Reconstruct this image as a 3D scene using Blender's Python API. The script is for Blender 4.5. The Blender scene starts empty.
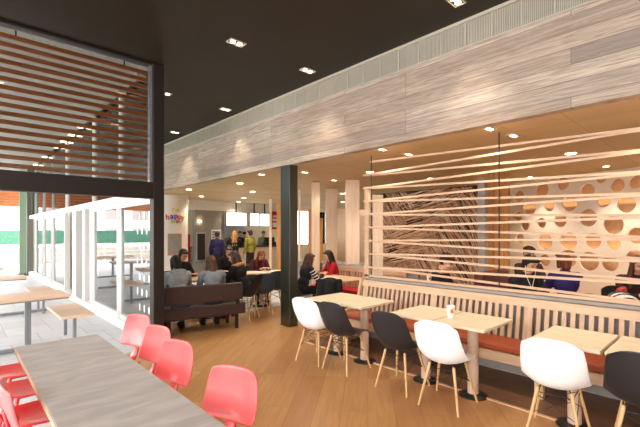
import bpy, bmesh, math, random
from mathutils import Vector, Matrix
random.seed(7)
PI = math.pi
sc = bpy.context.scene
col = sc.collection

# ------------------------------------------------------------------ camera
TH = math.radians(43.035); FPX = 392.0; CH = 1.63; HY = 232.0
cam_d = bpy.data.cameras.new('camera'); cam = bpy.data.objects.new('camera', cam_d); col.objects.link(cam)
cam.location = (0, 0, CH); cam.rotation_euler = (PI/2, 0, -TH)
cam_d.sensor_width = 36; cam_d.lens = FPX/640*36; cam_d.shift_y = (HY-213.5)/640
cam_d.clip_start = 0.05; cam_d.clip_end = 300
sc.camera = cam

# ------------------------------------------------------------------ colours and materials
def lin(c):
    return tuple(((v/255)/12.92 if v/255 <= .04045 else ((v/255+.055)/1.055)**2.4) for v in c)+(1,)
def newmat(name):
    m = bpy.data.materials.new(name); m.use_nodes = True
    return m, m.node_tree.nodes, m.node_tree.links, m.node_tree.nodes['Principled BSDF']
def plain(name, rgb, rough=.5, metal=0, var=.06, scale=8, spec=.5, bump=0, coat=0):
    m, N, L, b = newmat(name)
    tc = N.new('ShaderNodeTexCoord'); nz = N.new('ShaderNodeTexNoise'); nz.inputs['Scale'].default_value = scale
    nz.inputs['Detail'].default_value = 4
    L.new(tc.outputs['Object'], nz.inputs['Vector'])
    r = N.new('ShaderNodeValToRGB'); c = lin(rgb)
    r.color_ramp.elements[0].position = .3; r.color_ramp.elements[1].position = .7
    r.color_ramp.elements[0].color = tuple(v*(1-var) for v in c[:3])+(1,)
    r.color_ramp.elements[1].color = tuple(min(1, v*(1+var)) for v in c[:3])+(1,)
    L.new(nz.outputs['Fac'], r.inputs['Fac']); L.new(r.outputs['Color'], b.inputs['Base Color'])
    b.inputs['Roughness'].default_value = rough; b.inputs['Metallic'].default_value = metal
    b.inputs['Specular IOR Level'].default_value = spec; b.inputs['Coat Weight'].default_value = coat
    if bump:
        bp = N.new('ShaderNodeBump'); bp.inputs['Strength'].default_value = bump; bp.inputs['Distance'].default_value = .01
        L.new(nz.outputs['Fac'], bp.inputs['Height']); L.new(bp.outputs['Normal'], b.inputs['Normal'])
    return m
def emis(name, rgb, s):
    m, N, L, b = newmat(name)
    b.inputs['Base Color'].default_value = lin(rgb); b.inputs['Emission Color'].default_value = lin(rgb)
    b.inputs['Emission Strength'].default_value = s
    return m
def wood(name, c1, c2, rough=.5, stretch=(1, 1, 12), scale=3, bump=.1, spec=.4):
    """grain runs along the axis with the SMALL stretch value"""
    m, N, L, b = newmat(name)
    tc = N.new('ShaderNodeTexCoord'); mp = N.new('ShaderNodeMapping'); mp.inputs['Scale'].default_value = stretch
    L.new(tc.outputs['Object'], mp.inputs['Vector'])
    nz = N.new('ShaderNodeTexNoise'); nz.inputs['Scale'].default_value = scale; nz.inputs['Detail'].default_value = 6
    nz.inputs['Distortion'].default_value = .6
    L.new(mp.outputs['Vector'], nz.inputs['Vector'])
    r = N.new('ShaderNodeValToRGB'); r.color_ramp.elements[0].position = .32; r.color_ramp.elements[1].position = .68
    r.color_ramp.elements[0].color = lin(c1); r.color_ramp.elements[1].color = lin(c2)
    L.new(nz.outputs['Fac'], r.inputs['Fac']); L.new(r.outputs['Color'], b.inputs['Base Color'])
    b.inputs['Roughness'].default_value = rough; b.inputs['Specular IOR Level'].default_value = spec
    bp = N.new('ShaderNodeBump'); bp.inputs['Strength'].default_value = bump; bp.inputs['Distance'].default_value = .005
    L.new(nz.outputs['Fac'], bp.inputs['Height']); L.new(bp.outputs['Normal'], b.inputs['Normal'])
    return m
def planks(name, cols, bw, rh, mortar, rot=(0, 0, 0), rough=.4, grain=(1.2, 22, 1), gstr=.5, msize=.003, bump=.15, spec=.5, grain_dark=(90, 60, 40), gscale=1.6):
    m, N, L, b = newmat(name)
    tc = N.new('ShaderNodeTexCoord'); mp = N.new('ShaderNodeMapping'); mp.inputs['Rotation'].default_value = rot
    L.new(tc.outputs['Object'], mp.inputs['Vector'])
    br = N.new('ShaderNodeTexBrick'); br.offset = .37; br.offset_frequency = 3
    br.inputs['Scale'].default_value = 1; br.inputs['Brick Width'].default_value = bw; br.inputs['Row Height'].default_value = rh
    br.inputs['Mortar Size'].default_value = msize; br.inputs['Mortar Smooth'].default_value = .1; br.inputs['Bias'].default_value = 0
    br.inputs['Color1'].default_value = (0, 0, 0, 1); br.inputs['Color2'].default_value = (1, 1, 1, 1); br.inputs['Mortar'].default_value = (.5, .5, .5, 1)
    L.new(mp.outputs['Vector'], br.inputs['Vector'])
    r = N.new('ShaderNodeValToRGB'); cr = r.color_ramp
    while len(cr.elements) < len(cols): cr.elements.new(.5)
    for i, c in enumerate(cols):
        cr.elements[i].position = i/max(1, len(cols)-1); cr.elements[i].color = lin(c)
    L.new(br.outputs['Color'], r.inputs['Fac'])
    m2 = N.new('ShaderNodeMapping'); m2.inputs['Scale'].default_value = grain
    L.new(mp.outputs['Vector'], m2.inputs['Vector'])
    # shift the grain plank by plank
    ad = N.new('ShaderNodeVectorMath'); ad.operation = 'MULTIPLY_ADD'
    L.new(br.outputs['Color'], ad.inputs[0]); ad.inputs[1].default_value = (31, 17, 9); L.new(m2.outputs['Vector'], ad.inputs[2])
    nz = N.new('ShaderNodeTexNoise'); nz.inputs['Scale'].default_value = gscale; nz.inputs['Detail'].default_value = 8; nz.inputs['Roughness'].default_value = .62
    nz.inputs['Distortion'].default_value = .8
    L.new(ad.outputs['Vector'], nz.inputs['Vector'])
    gr = N.new('ShaderNodeValToRGB'); gr.color_ramp.elements[0].position = .36; gr.color_ramp.elements[1].position = .6
    gr.color_ramp.elements[0].color = (1, 1, 1, 1); gr.color_ramp.elements[1].color = (0, 0, 0, 1)
    L.new(nz.outputs['Fac'], gr.inputs['Fac'])
    mu = N.new('ShaderNodeMath'); mu.operation = 'MULTIPLY'; mu.inputs[1].default_value = gstr
    L.new(gr.outputs['Color'], mu.inputs[0])
    mx = N.new('ShaderNodeMix'); mx.data_type = 'RGBA'
    L.new(mu.outputs[0], mx.inputs['Factor']); L.new(r.outputs['Color'], mx.inputs['A']); mx.inputs['B'].default_value = lin(grain_dark)
    mo = N.new('ShaderNodeMix'); mo.data_type = 'RGBA'
    L.new(br.outputs['Fac'], mo.inputs['Factor']); L.new(mx.outputs['Result'], mo.inputs['A']); mo.inputs['B'].default_value = lin(mortar)
    L.new(mo.outputs['Result'], b.inputs['Base Color'])
    b.inputs['Roughness'].default_value = rough; b.inputs['Specular IOR Level'].default_value = spec
    bp = N.new('ShaderNodeBump'); bp.inputs['Strength'].default_value = bump; bp.inputs['Distance'].default_value = .004
    L.new(gr.outputs['Color'], bp.inputs['Height']); L.new(bp.outputs['Normal'], b.inputs['Normal'])
    return m
def glass(name, tint=(235, 245, 240), refl=.12):
    m = bpy.data.materials.new(name); m.use_nodes = True; N = m.node_tree.nodes; L = m.node_tree.links; N.clear()
    o = N.new('ShaderNodeOutputMaterial'); t = N.new('ShaderNodeBsdfTransparent'); t.inputs['Color'].default_value = lin(tint)
    g = N.new('ShaderNodeBsdfGlossy'); g.inputs['Roughness'].default_value = .01
    fr = N.new('ShaderNodeFresnel'); fr.inputs['IOR'].default_value = 1.5
    ad = N.new('ShaderNodeMath'); ad.operation = 'ADD'; ad.inputs[1].default_value = refl; ad.use_clamp = True
    mx = N.new('ShaderNodeMixShader'); L.new(fr.outputs['Fac'], ad.inputs[0]); L.new(ad.outputs[0], mx.inputs[0])
    L.new(t.outputs[0], mx.inputs[1]); L.new(g.outputs[0], mx.inputs[2]); L.new(mx.outputs[0], o.inputs[0])
    return m

M = {}
M['floor_wood'] = planks('floor_wood', [(186, 136, 86), (202, 154, 102), (176, 124, 76), (194, 146, 94)], 2.2, .24, (140, 96, 58), rot=(0, 0, math.radians(-40)), rough=.38, gstr=.28, grain_dark=(138, 88, 48), grain=(1, 14, 1), msize=.002, bump=.06)
M['tile'] = planks('grey_floor_tile', [(200, 202, 206), (208, 209, 212), (194, 196, 200)], .6, .6, (140, 142, 145), rough=.5, gstr=.12, grain_dark=(150, 150, 155), grain=(2, 2, 1), msize=.004, bump=.05)
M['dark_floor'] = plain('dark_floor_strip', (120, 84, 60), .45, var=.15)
M['pine'] = planks('whitewashed_planks', [(206, 186, 168), (186, 166, 150), (216, 198, 180), (166, 150, 140), (204, 180, 160)], 2.9, .152, (140, 120, 106), rot=(0, PI/2, PI/2), rough=.8, gstr=.75, grain_dark=(142, 124, 112), grain=(1.1, 20, 1), bump=.4, spec=.2, gscale=2.4)
M['ceil_dark'] = plain('dark_ceiling', (42, 35, 25), .5, var=.12, scale=1.2, spec=.3)
M['ceil_tan'] = planks('tan_ceiling_panels', [(212, 184, 138), (216, 189, 142), (208, 179, 132)], 1.2, .6, (190, 146, 98), rough=.6, gstr=.05, grain_dark=(190, 150, 100), grain=(2, 2, 1), msize=.004, bump=0, spec=.3)
M['black_steel'] = plain('dark_bronze_frame', (40, 33, 30), .5, metal=0, var=.05, spec=.3)
M['green_steel'] = plain('dark_green_steel', (20, 29, 18), .32, var=.08, spec=1.0, coat=1)
M['green_steel'].node_tree.nodes['Principled BSDF'].inputs['Coat Roughness'].default_value = .35
M['green_pale'] = plain('pale_green_steel', (112, 134, 112), .4)
M['white_frame'] = plain('white_frame', (232, 232, 230), .4, var=.02)
M['alu'] = plain('aluminium', (176, 178, 178), .35, metal=.6, var=.03)
M['grille'] = plain('grille_grey', (196, 188, 172), .5, var=.04)
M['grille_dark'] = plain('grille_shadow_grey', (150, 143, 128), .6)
M['louvre'] = wood('cedar_louvre', (156, 84, 44), (190, 112, 64), .5, (.6, 10, 10))
M['louvre_white'] = plain('pale_soffit_board', (150, 142, 136), .6)
M['oak'] = wood('light_oak', (204, 166, 130), (220, 186, 152), .45, (8, .8, 8), 2.5)
M['oak_v'] = wood('light_oak_upright', (200, 162, 128), (220, 186, 154), .5, (8, 8, .6), 2.5)
M['oak_pale'] = wood('pale_maple', (232, 200, 170), (242, 218, 192), .5, (8, 8, .6), 2.5)
M['oak_warm'] = wood('honey_oak', (196, 134, 74), (218, 160, 98), .5, (7, 7, .5), 2.5)
M['brown_wood'] = wood('brown_timber', (176, 122, 84), (198, 144, 104), .5, (8, 8, .6), 2.5)
M['lath'] = wood('pale_lath', (206, 170, 138), (222, 188, 158), .5, (9, .6, 9), 2.5)
M['top_maple'] = wood('maple_table_top', (226, 208, 178), (236, 220, 192), .4, (6, .7, 6), 2)
M['table_grey'] = wood('grey_washed_table_top', (160, 153, 150), (184, 177, 174), .42, (1.1, 4, 1), 3.2, .04)
M['edge_wood'] = plain('plywood_edge', (206, 170, 132), .5)
M['post_col'] = plain('beige_table_column', (214, 186, 164), .4, var=.03)
M['black_iron'] = plain('black_iron', (26, 26, 28), .4)
M['steel_grey'] = plain('grey_powdercoated_steel', (140, 144, 150), .4, metal=.3)
M['white_shell'] = plain('white_plastic', (238, 238, 238), .3, var=.01, spec=.5)
M['black_shell'] = plain('charcoal_plastic', (34, 34, 38), .38, var=.04, spec=.5)
M['grey_shell'] = plain('slate_plastic', (58, 66, 78), .4, var=.04)
M['dowel'] = wood('chair_dowel', (212, 168, 112), (230, 190, 138), .45, (10, 10, .7), 3)
M['red'] = plain('red_lacquer', (226, 36, 38), .28, var=.02, spec=.6, coat=.4)
M['red_back_lit'] = plain('lit_red_lacquer', (238, 92, 92), .3, var=.02, spec=.6, coat=.3)  # paler red: daylight highlights on the backrests put into the colour
M['leather'] = plain('brown_leather', (60, 42, 40), .4, var=.1, scale=20)
M['cushion'] = plain('rust_vinyl', (164, 74, 34), .45, var=.05, scale=5)
M['maroon'] = plain('maroon_vinyl', (96, 34, 30), .5)
M['redbox'] = plain('red_vinyl', (186, 24, 34), .5)
M['concrete'] = plain('grey_concrete', (160, 152, 146), .7, var=.12, scale=5)
M['slat_gap'] = plain('slate_grey_panel', (146, 138, 134), .7, var=.1)
M['holes_wall'] = plain('cream_panel', (240, 224, 204), .6, var=.02)
M['hole_back'] = wood('amber_plywood', (204, 156, 114), (216, 170, 128), .6, (6, 1, 6), 2.5)
M['art_dark'] = plain('dark_backing', (52, 36, 28), .8)
M['tan_wall'] = plain('tan_wall', (206, 166, 132), .6)
M['white_paint'] = plain('white_paint', (236, 228, 216), .6, var=.02)
M['cyl_paint'] = plain('warm_white_drum_paint', (228, 216, 204), .55, var=.02)
M['wall_grey'] = plain('warm_grey_wall', (150, 144, 136), .6, var=.05, scale=3)
M['wall_beige'] = plain('kitchen_beige', (222, 204, 172), .6, var=.03)
M['dark_recess'] = plain('dark_recess_paint', (40, 28, 24), .7)
M['counter'] = plain('counter_front_beige', (206, 186, 160), .5)
M['black_plastic'] = plain('black_plastic', (24, 24, 26), .35)
M['lamp'] = emis('lamp_glow', (255, 226, 180), 14)
M['screen'] = emis('menu_screen', (250, 250, 248), 1.6)
M['lamp_trim'] = plain('lamp_trim', (200, 190, 176), .4)
M['glass'] = glass('clear_glass', (246, 250, 248), .0)
M['door_glass'] = glass('door_glass', (222, 232, 230), .28)
M['fence_green'] = plain('green_windbreak_mesh', (74, 126, 106), .8, var=.2, scale=9)
M['stone'] = plain('pale_stone', (206, 198, 186), .8, var=.25, scale=9, bump=.3)
M['render_white'] = plain('white_render', (238, 236, 230), .8, var=.03)
M['plant'] = plain('leaf_green', (106, 130, 58), .6, var=.35, scale=20)
M['paper'] = plain('white_paper', (240, 238, 232), .6, var=.01)
M['orange_mark'] = plain('orange_print', (222, 110, 40), .5)
M['red_mark'] = plain('red_print', (206, 40, 40), .5)
M['frit'] = plain('white_frit', (245, 245, 245), .6)
M['terrace_top'] = wood('terrace_orange_board', (226, 188, 154), (238, 208, 182), .5, (1, 8, 1), 2.5)
M['skin'] = plain('skin', (222, 172, 142), .5, var=.03)
M['eye'] = plain('dark_eye', (30, 24, 22), .3)
M['lip'] = plain('lip', (176, 92, 84), .5)

# ------------------------------------------------------------------ mesh builder
class MB:
    def __init__(s): s.v = []; s.f = []; s.smooth = []
    def add(s, vs, fs, sm=False):
        o = len(s.v); s.v += [tuple(v) for v in vs]; s.f += [tuple(i+o for i in f) for f in fs]; s.smooth += [sm]*len(fs); return s
    def box(s, a, b, bev=0):
        x0, y0, z0 = a; x1, y1, z1 = b
        if bev <= 0:
            vs = [(x, y, z) for x in (x0, x1) for y in (y0, y1) for z in (z0, z1)]
            return s.add(vs, [(0, 1, 3, 2), (4, 6, 7, 5), (0, 4, 5, 1), (2, 3, 7, 6), (0, 2, 6, 4), (1, 5, 7, 3)])
        bm = bmesh.new(); bmesh.ops.create_cube(bm, size=1)
        for v in bm.verts:
            v.co = Vector(((x0+x1)/2+v.co.x*(x1-x0), (y0+y1)/2+v.co.y*(y1-y0), (z0+z1)/2+v.co.z*(z1-z0)))
        bmesh.ops.bevel(bm, geom=bm.edges[:], offset=bev, segments=2, affect='EDGES', profile=.5)
        bm.verts.index_update()
        s.add([v.co[:] for v in bm.verts], [[v.index for v in f.verts] for f in bm.faces]); bm.free(); return s
    def beam(s, p, q, w, t, up=(0, 0, 1)):
        """rectangular bar from p to q, w sideways, t along up"""
        p = Vector(p); q = Vector(q); d = (q-p).normalized(); u = Vector(up)
        sd = d.cross(u).normalized(); u2 = sd.cross(d).normalized()
        vs = [c+sd*(w/2*i)+u2*(t/2*j) for c in (p, q) for i, j in ((-1, -1), (1, -1), (1, 1), (-1, 1))]
        return s.add(vs, [(0, 1, 2, 3), (7, 6, 5, 4), (0, 4, 5, 1), (1, 5, 6, 2), (2, 6, 7, 3), (3, 7, 4, 0)])
    def cone(s, p, q, r0, r1, n=14, caps=True):
        p = Vector(p); q = Vector(q); d = (q-p).normalized()
        a = d.orthogonal().normalized(); b = d.cross(a)
        vs = [c+(a*math.cos(2*PI*k/n)+b*math.sin(2*PI*k/n))*r for c, r in ((p, r0), (q, r1)) for k in range(n)]
        s.add(vs, [(k, (k+1) % n, n+(k+1) % n, n+k) for k in range(n)], True)
        if caps: s.add(vs, [tuple(range(n))[::-1], tuple(range(n, 2*n))])
        return s
    def ell(s, c, r, n=14, m=9, rot=None):
        vs = []; c = Vector(c)
        for i in range(m+1):
            t = PI*i/m
            for k in range(n):
                p = Vector((r[0]*math.sin(t)*math.cos(2*PI*k/n), r[1]*math.sin(t)*math.sin(2*PI*k/n), r[2]*math.cos(t)))
                if rot: p = rot @ p
                vs.append(c+p)
        s.add(vs, [(i*n+k, (i+1)*n+k, (i+1)*n+(k+1) % n, i*n+(k+1) % n) for i in range(m) for k in range(n)], True); return s
    def cap(s, p, q, r0, r1, n=10):
        s.cone(p, q, r0, r1, n); s.ell(p, (r0,)*3, n, 6); s.ell(q, (r1,)*3, n, 6); return s
    def tube(s, pts, r, n=8):
        for a, b in zip(pts[:-1], pts[1:]): s.cone(a, b, r, r, n)
        for p in pts[1:-1]: s.ell(p, (r,)*3, n, 4)
        return s
    def lathe(s, prof, c=(0, 0, 0), n=24, caps=True):
        vs = [(c[0]+r*math.cos(2*PI*k/n), c[1]+r*math.sin(2*PI*k/n), c[2]+z) for r, z in prof for k in range(n)]
        s.add(vs, [(i*n+k, i*n+(k+1) % n, (i+1)*n+(k+1) % n, (i+1)*n+k) for i in range(len(prof)-1) for k in range(n)], True)
        if caps: s.add(vs, [tuple(range(n))[::-1], tuple(range((len(prof)-1)*n, len(prof)*n))])
        return s
    def build(s, name, mat, parent=None, loc=(0, 0, 0), rz=0, fix=False):
        me = bpy.data.meshes.new(name); me.from_pydata(s.v, [], s.f); me.update()
        me.polygons.foreach_set('use_smooth', s.smooth)
        if fix:
            bm = bmesh.new(); bm.from_mesh(me); bmesh.ops.recalc_face_normals(bm, faces=bm.faces); bm.to_mesh(me); bm.free()
        if mat: me.materials.append(M[mat] if isinstance(mat, str) else mat)
        o = bpy.data.objects.new(name, me); col.objects.link(o)
        o.location = loc; o.rotation_euler = (0, 0, rz)
        if parent: o.parent = parent
        return o
def tag(o, label=None, cat=None, group=None, kind=None):
    if label: o['label'] = label
    if cat: o['category'] = cat
    if group: o['group'] = group
    if kind: o['kind'] = kind
    return o
def empty(name, loc, rz=0, label=None, cat=None, group=None):
    o = bpy.data.objects.new(name, None); o.empty_display_size = .1; col.objects.link(o)
    o.location = loc; o.rotation_euler = (0, 0, rz); return tag(o, label, cat, group)
def struct(o): o['kind'] = 'structure'; return o
def copy_tree(root, loc, rz=None, label=None):
    kids = list(root.children)
    r = root.copy(); col.objects.link(r); r.location = loc
    if rz is not None: r.rotation_euler = (0, 0, rz)
    if label: r['label'] = label
    for ch in kids:
        c = ch.copy(); col.objects.link(c); c.parent = r
        for g in ch.children:
            d = g.copy(); col.objects.link(d); d.parent = c
    return r
def modmesh(o, *mods):
    """add modifiers and bake them in"""
    for t, kw in mods:
        md = o.modifiers.new(t, t)
        for k, v in kw.items(): setattr(md, k, v)
    dg = bpy.context.evaluated_depsgraph_get(); dg.update()
    me = bpy.data.meshes.new_from_object(o.evaluated_get(dg)); o.modifiers.clear()
    old = o.data; o.data = me
    if len(me.materials) == 0 and len(old.materials): me.materials.append(old.materials[0])
    return o

# ------------------------------------------------------------------ ROOM SHELL
CZ = 4.02          # dark ceiling
TZ = 2.80          # tan ceiling
BX = 4.20          # plank bulkhead face
FX = 2.15          # glazed facade line
SY = 5.70          # louvre screen line
# floors
struct(MB().add([(1.12, -3, 0), (16, -3, 0), (16, 6.95, 0), (2.1, 6.95, 0), (2.1, 5.9, 0), (1.12, 5.2, 0)], [(0, 1, 2, 3, 4, 5)]).build('floor', 'floor_wood'))
struct(MB().box((-9, -3, -.1), (30, 30, -.006)).build('floor_tile', 'tile'))
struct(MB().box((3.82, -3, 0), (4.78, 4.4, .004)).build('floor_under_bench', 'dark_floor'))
struct(MB().box((3.79, -3, 0), (3.825, 4.4, .01)).build('trim_1', 'oak'))
# ceilings
struct(MB().box((-4, -3, CZ), (BX+.1, 16.5, CZ+.12)).build('ceiling', 'ceil_dark'))
struct(MB().box((BX+.12, 13.76, 3.2), (16, 16.5, 3.3)).build('ceiling_kitchen', 'white_paint'))
struct(MB().box((BX+.12, -3, TZ), (16, 13.6, TZ+.1)).build('ceiling_tan', 'ceil_tan'))
# bulkhead
struct(MB().box((BX, -3, TZ-.01), (BX+.12, 14, 3.70)).build('wall_bulkhead', 'pine'))
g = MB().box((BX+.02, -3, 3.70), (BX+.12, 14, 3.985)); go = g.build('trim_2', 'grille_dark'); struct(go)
g = MB()
g.box((BX-.01, -3, 3.70), (BX+.03, 14, 3.715)); g.box((BX-.012, -3, 3.985), (BX+.03, 14, CZ))
y = -3
while y < 14:
    g.box((BX+.0, y, 3.715), (BX+.03, y+.018, 3.985))
    yy = y+.035
    while yy < y+.29:
        g.box((BX+.012, yy, 3.715), (BX+.022, yy+.008, 3.985)); yy += .018
    y += .3
struct(g.build('trim_3', 'grille'))
# back walls
struct(MB().box((-4, -3.2, 0), (15, -3, CZ)).build('wall_light_block', 'white_paint'))  # unseen wall behind the camera, added to hold back skylight
struct(MB().box((FX+.1, 16.5, 0), (12.9, 16.7, CZ)).box((12.9, 16.5, 0), (16, 16.7, .95)).box((12.9, 16.5, 2.78), (16, 16.7, CZ)).build('wall_back', 'wall_beige'))
struct(MB().box((6.2, 13.6, TZ-.36), (11.2, 13.75, TZ+.3)).build('wall_fascia', 'render_white'))
struct(MB().box((16, -3, 0), (16.2, 16.7, 3.2)).build('wall_right', 'tan_wall'))
w = struct(MB().box((12.9, 16.54, .95), (12.96, 16.64, 2.78)).box((13.9, 16.54, .95), (13.96, 16.64, 2.78)).box((14.9, 16.54, .95), (14.96, 16.64, 2.78)).box((15.94, 16.54, .95), (16, 16.64, 2.78)).build('window_1', 'white_frame'))
MB().box((12.9, 16.58, .95), (16, 16.6, 2.78)).build('pane', 'glass', w)

# ------------------------------------------------------------------ louvre screen
t = empty('louvre_screen', (.4, SY, 0), 0, 'tall dark-framed screen with orange-brown horizontal louvres beside the entrance', 'screen')
f = MB(); f.box((1.65, -.08, 0), (1.80, .08, CZ-.01), .008); f.build('post', 'black_steel', t)
MB().box((-5.5, -.07, 2.10), (1.65, .07, 2.33), .008).build('transom', 'black_steel', t)
MB().box((-5.5, -.05, 3.985), (1.65, .05, CZ-.005), .008).build('head_beam', 'black_steel', t)
lv = MB()
z = 2.365
while z < 3.92:
    lv.add([Vector(v) for v in [(-5.5, .0, z), (1.6, .0, z), (1.6, .055, z+.008), (-5.5, .055, z+.008), (-5.5, .0, z+.052), (1.6, .0, z+.052), (1.6, .055, z+.06), (-5.5, .055, z+.06)]],
           [(0, 3, 2, 1), (4, 5, 6, 7), (0, 1, 5, 4), (2, 3, 7, 6), (0, 4, 7, 3), (1, 2, 6, 5)])
    z += .0985
lv.build('louvre', 'louvre', t)
for x in (-4.3, -2.8, -1.2, .12, 1.3): MB().box((x, .06, 3.86), (x+.015, .075, 3.98)).build('louvre_bracket', 'black_steel', t)
MB().box((1.62, -.02, 2.33), (1.65, .06, 3.98)).build('side_trim', 'steel_grey', t)
MB().box((-5.5, -.035, 2.33), (1.60, -.027, 3.94)).build('pane', 'glass', t)

# ------------------------------------------------------------------ glazed facade along X = FX (entrance)
struct(MB().box((FX-.1, SY+.15, 0), (FX+.12, 18.2, .14)).build('baseboard_facade', 'white_frame'))
FACE_END = 18.2
hb = MB().box((FX-.08, SY+.1, 2.12), (FX+.08, FACE_END, 2.25), .01)
struct(hb.build('trim_4', 'white_frame'))
mulls = [7.4, 9.2, 11.9, 13.8, 15.4, 17.2]
for i, yv in enumerate(mulls):
    wide = .14 if yv == 9.2 else .07
    struct(MB().box((FX-.06, yv, .14), (FX+.06, yv+wide, 2.12)).box((FX-.04, yv, 2.25), (FX+.04, yv+.03, CZ)).build('trim_%d' % (5+i), 'white_frame' if i < 3 else 'alu'))
segs = [(5.85, 7.4), (7.47, 9.2), (12.0, 13.8), (13.87, 15.4), (15.47, 17.2)]
for i, (a, b) in enumerate(segs):
    fr = MB(); X0, X1 = FX-.035, FX+.035
    fr.box((X0, a, .14), (X1, a+.05, 2.12)).box((X0, b-.05, .14), (X1, b, 2.12)).box((X0, a+.05, .14), (X1, b-.05, .2)).box((X0, a+.05, 2.05), (X1, b-.05, 2.12))
    w = struct(fr.build('window_%d' % (2+i), 'white_frame'))
    MB().box((FX-.008, a+.05, .2), (FX+.008, b-.05, 2.05)).build('pane', 'door_glass', w)
    if i == 0:
        dots = MB()
        for k in range(7):
            for j in range(3):
                zc = .45+k*.24; yc = 6.05+j*.2+(k % 2)*.1
                dots.ell((FX-.012, yc, zc), (.002, .028, .06), 12, 8)
        dots.build('window_dots', 'frit', w)
        MB().box((FX-.09, 6.1, .95), (FX-.07, 6.12, 1.0)).tube([(FX-.1, 5.99, 1.0), (FX-.1, 6.25, 1.0)], .013).build('door_handle', 'alu', w)
gu = MB().box((FX-.006, SY+.1, 2.25), (FX+.006, 18.2, CZ)).build('window_12', 'glass'); struct(gu)
# open doorway: wide jambs and dark door leaf
t = struct(MB().box((FX-.08, 9.7, 0), (FX+.08, 9.9, 2.12)).box((FX-.08, 10.55, 0), (FX+.08, 10.9, 2.12)).build('door_1', 'white_frame'))
MB().box((FX+.1, 9.93, .02), (FX+.9, 9.99, 2.1)).build('door_leaf', 'dark_recess', t)
MB().box((FX-.02, 9.99, .9), (FX+.02, 10.02, 1.15)).build('door_handle', 'alu', t)

# green outdoor columns
for i, (x, y, lab) in enumerate([(2.12, 18.45, 'slim dark green steel post at far end of the glazed front'), (1.95, 19.0, 'pale-green steel post standing left of the far dark green one')]):
    t = empty('steel_post', (x, y, 0), 0, lab, 'post')
    MB().box((-.11, -.11, .012), (.11, .11, CZ-.02), .01).build('shaft', 'green_steel' if i == 0 else 'green_pale', t)
    MB().box((-.17, -.17, -.005), (.17, .17, .012)).build('base_plate', 'black_steel', t)
# far louvre band
t = empty('louvre_band', (-1, 22.8, 2.8), 0, 'distant orange-brown slatted band hanging above the green fence', 'screen')
lv = MB()
for k in range(9): lv.box((-8, 0, .02+k*.14), (6.0, .06, .10+k*.14))
lv.build('louvre', 'louvre', t)
MB().box((-8, .07, 0), (6.0, .10, 1.2)).build('backing', 'brown_wood', t)
# canopy over the terrace
struct(MB().box((-4, 16.51, CZ+.02), (3, 23, CZ+.16)).build('ceiling_canopy', 'louvre_white'))
struct(MB().box((-4, SY+.09, CZ-.03), (FX-.07, 16.5, CZ-.008)).build('ceiling_soffit', 'louvre_white'))
for k in range(12):
    yy = 6.2+k*.95
    t = empty('soffit_lamp', (2.06, yy, CZ-.032), 0, 'small square soffit lamp in the diagonal row seen between the louvres', 'lamp', 'soffit lamps behind the louvres')
    MB().box((-.07, -.07, -.03), (.07, .07, 0)).build('housing', 'lamp_trim', t)
    MB().box((-.05, -.05, -.036), (.05, .05, -.03)).build('diffuser', 'lamp', t)

# ------------------------------------------------------------------ terrace surroundings
t = empty('windbreak_fence', (0, 26, 0), 0, 'long green mesh windbreak fence behind the terrace', 'fence')
MB().box((-18, 0, .9), (12, .04, 1.72)).build('mesh_panel', 'fence_green', t)
for k in range(11):
    MB().box((-18+k*3, .04, 0), (-17.94+k*3, .1, 1.75)).build('fence_post', 'steel_grey', t)
tag(MB().box((-18, 25.2, 0), (12, 25.5, .82), .02).build('stone_wall', 'stone'), 'low pale stone wall in front of the green windbreak', 'wall')
rl = empty('railing', (0, 24.6, 0), 0, 'white horizontal railing in front of the low stone wall', 'railing')
for k in range(4): MB().box((-12, 0, .3+k*.22), (8, .03, .34+k*.22)).build('rail', 'white_frame', rl)
for k in range(11): MB().box((-12+k*2, .03, 0), (-11.95+k*2, .08, 1.02)).build('rail_post', 'white_frame', rl)
# left side of the terrace (mirrored in the door glass)
tag(MB().box((-8.3, -2, 0), (-8, 24, .75), .02).build('planter_wall', 'stone'), 'low stone planter wall along the left of the terrace', 'wall')
t = empty('windbreak_fence', (-8.8, 0, 0), 0, 'green mesh windbreak along the left of the terrace, mirrored in the doors', 'fence')
MB().box((0, -2, .9), (.04, 25, 1.75)).build('mesh_panel', 'fence_green', t)
bl = MB(); random.seed(3)
for k in range(900):
    c = Vector((-8.15+random.uniform(-.18, .18), random.uniform(2, 22), .80+random.random()*.32)); a = random.random()*PI*2; s_ = .09
    d = Vector((math.cos(a), math.sin(a), .5))*s_; e = Vector((-math.sin(a), math.cos(a), .2))*s_*.35
    bl.add([c-d, c+e, c+d, c-e], [(0, 1, 2, 3)])
tag(bl.build('planting', 'plant'), 'green leafy planting on the terrace planter wall', 'plants', kind='stuff')
# white building behind
t = empty('apartment_building', (-3, 38, 0), 0, 'pale apartment block beyond the green fence', 'building')
MB().box((-9, 0, 0), (3.2, 6, 4.6)).build('wall', 'render_white', t)
for k in range(5):
    for j in range(2):
        w_ = MB().box((-8.4+k*2.3, -.05, .8+j*1.9), (-7.0+k*2.3, .02, 2.0+j*1.9)).build('window', 'slat_gap', t)
MB().box((-9.2, -.2, 4.6), (3.4, 6.2, 4.8)).build('roof', 'concrete', t)

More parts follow.
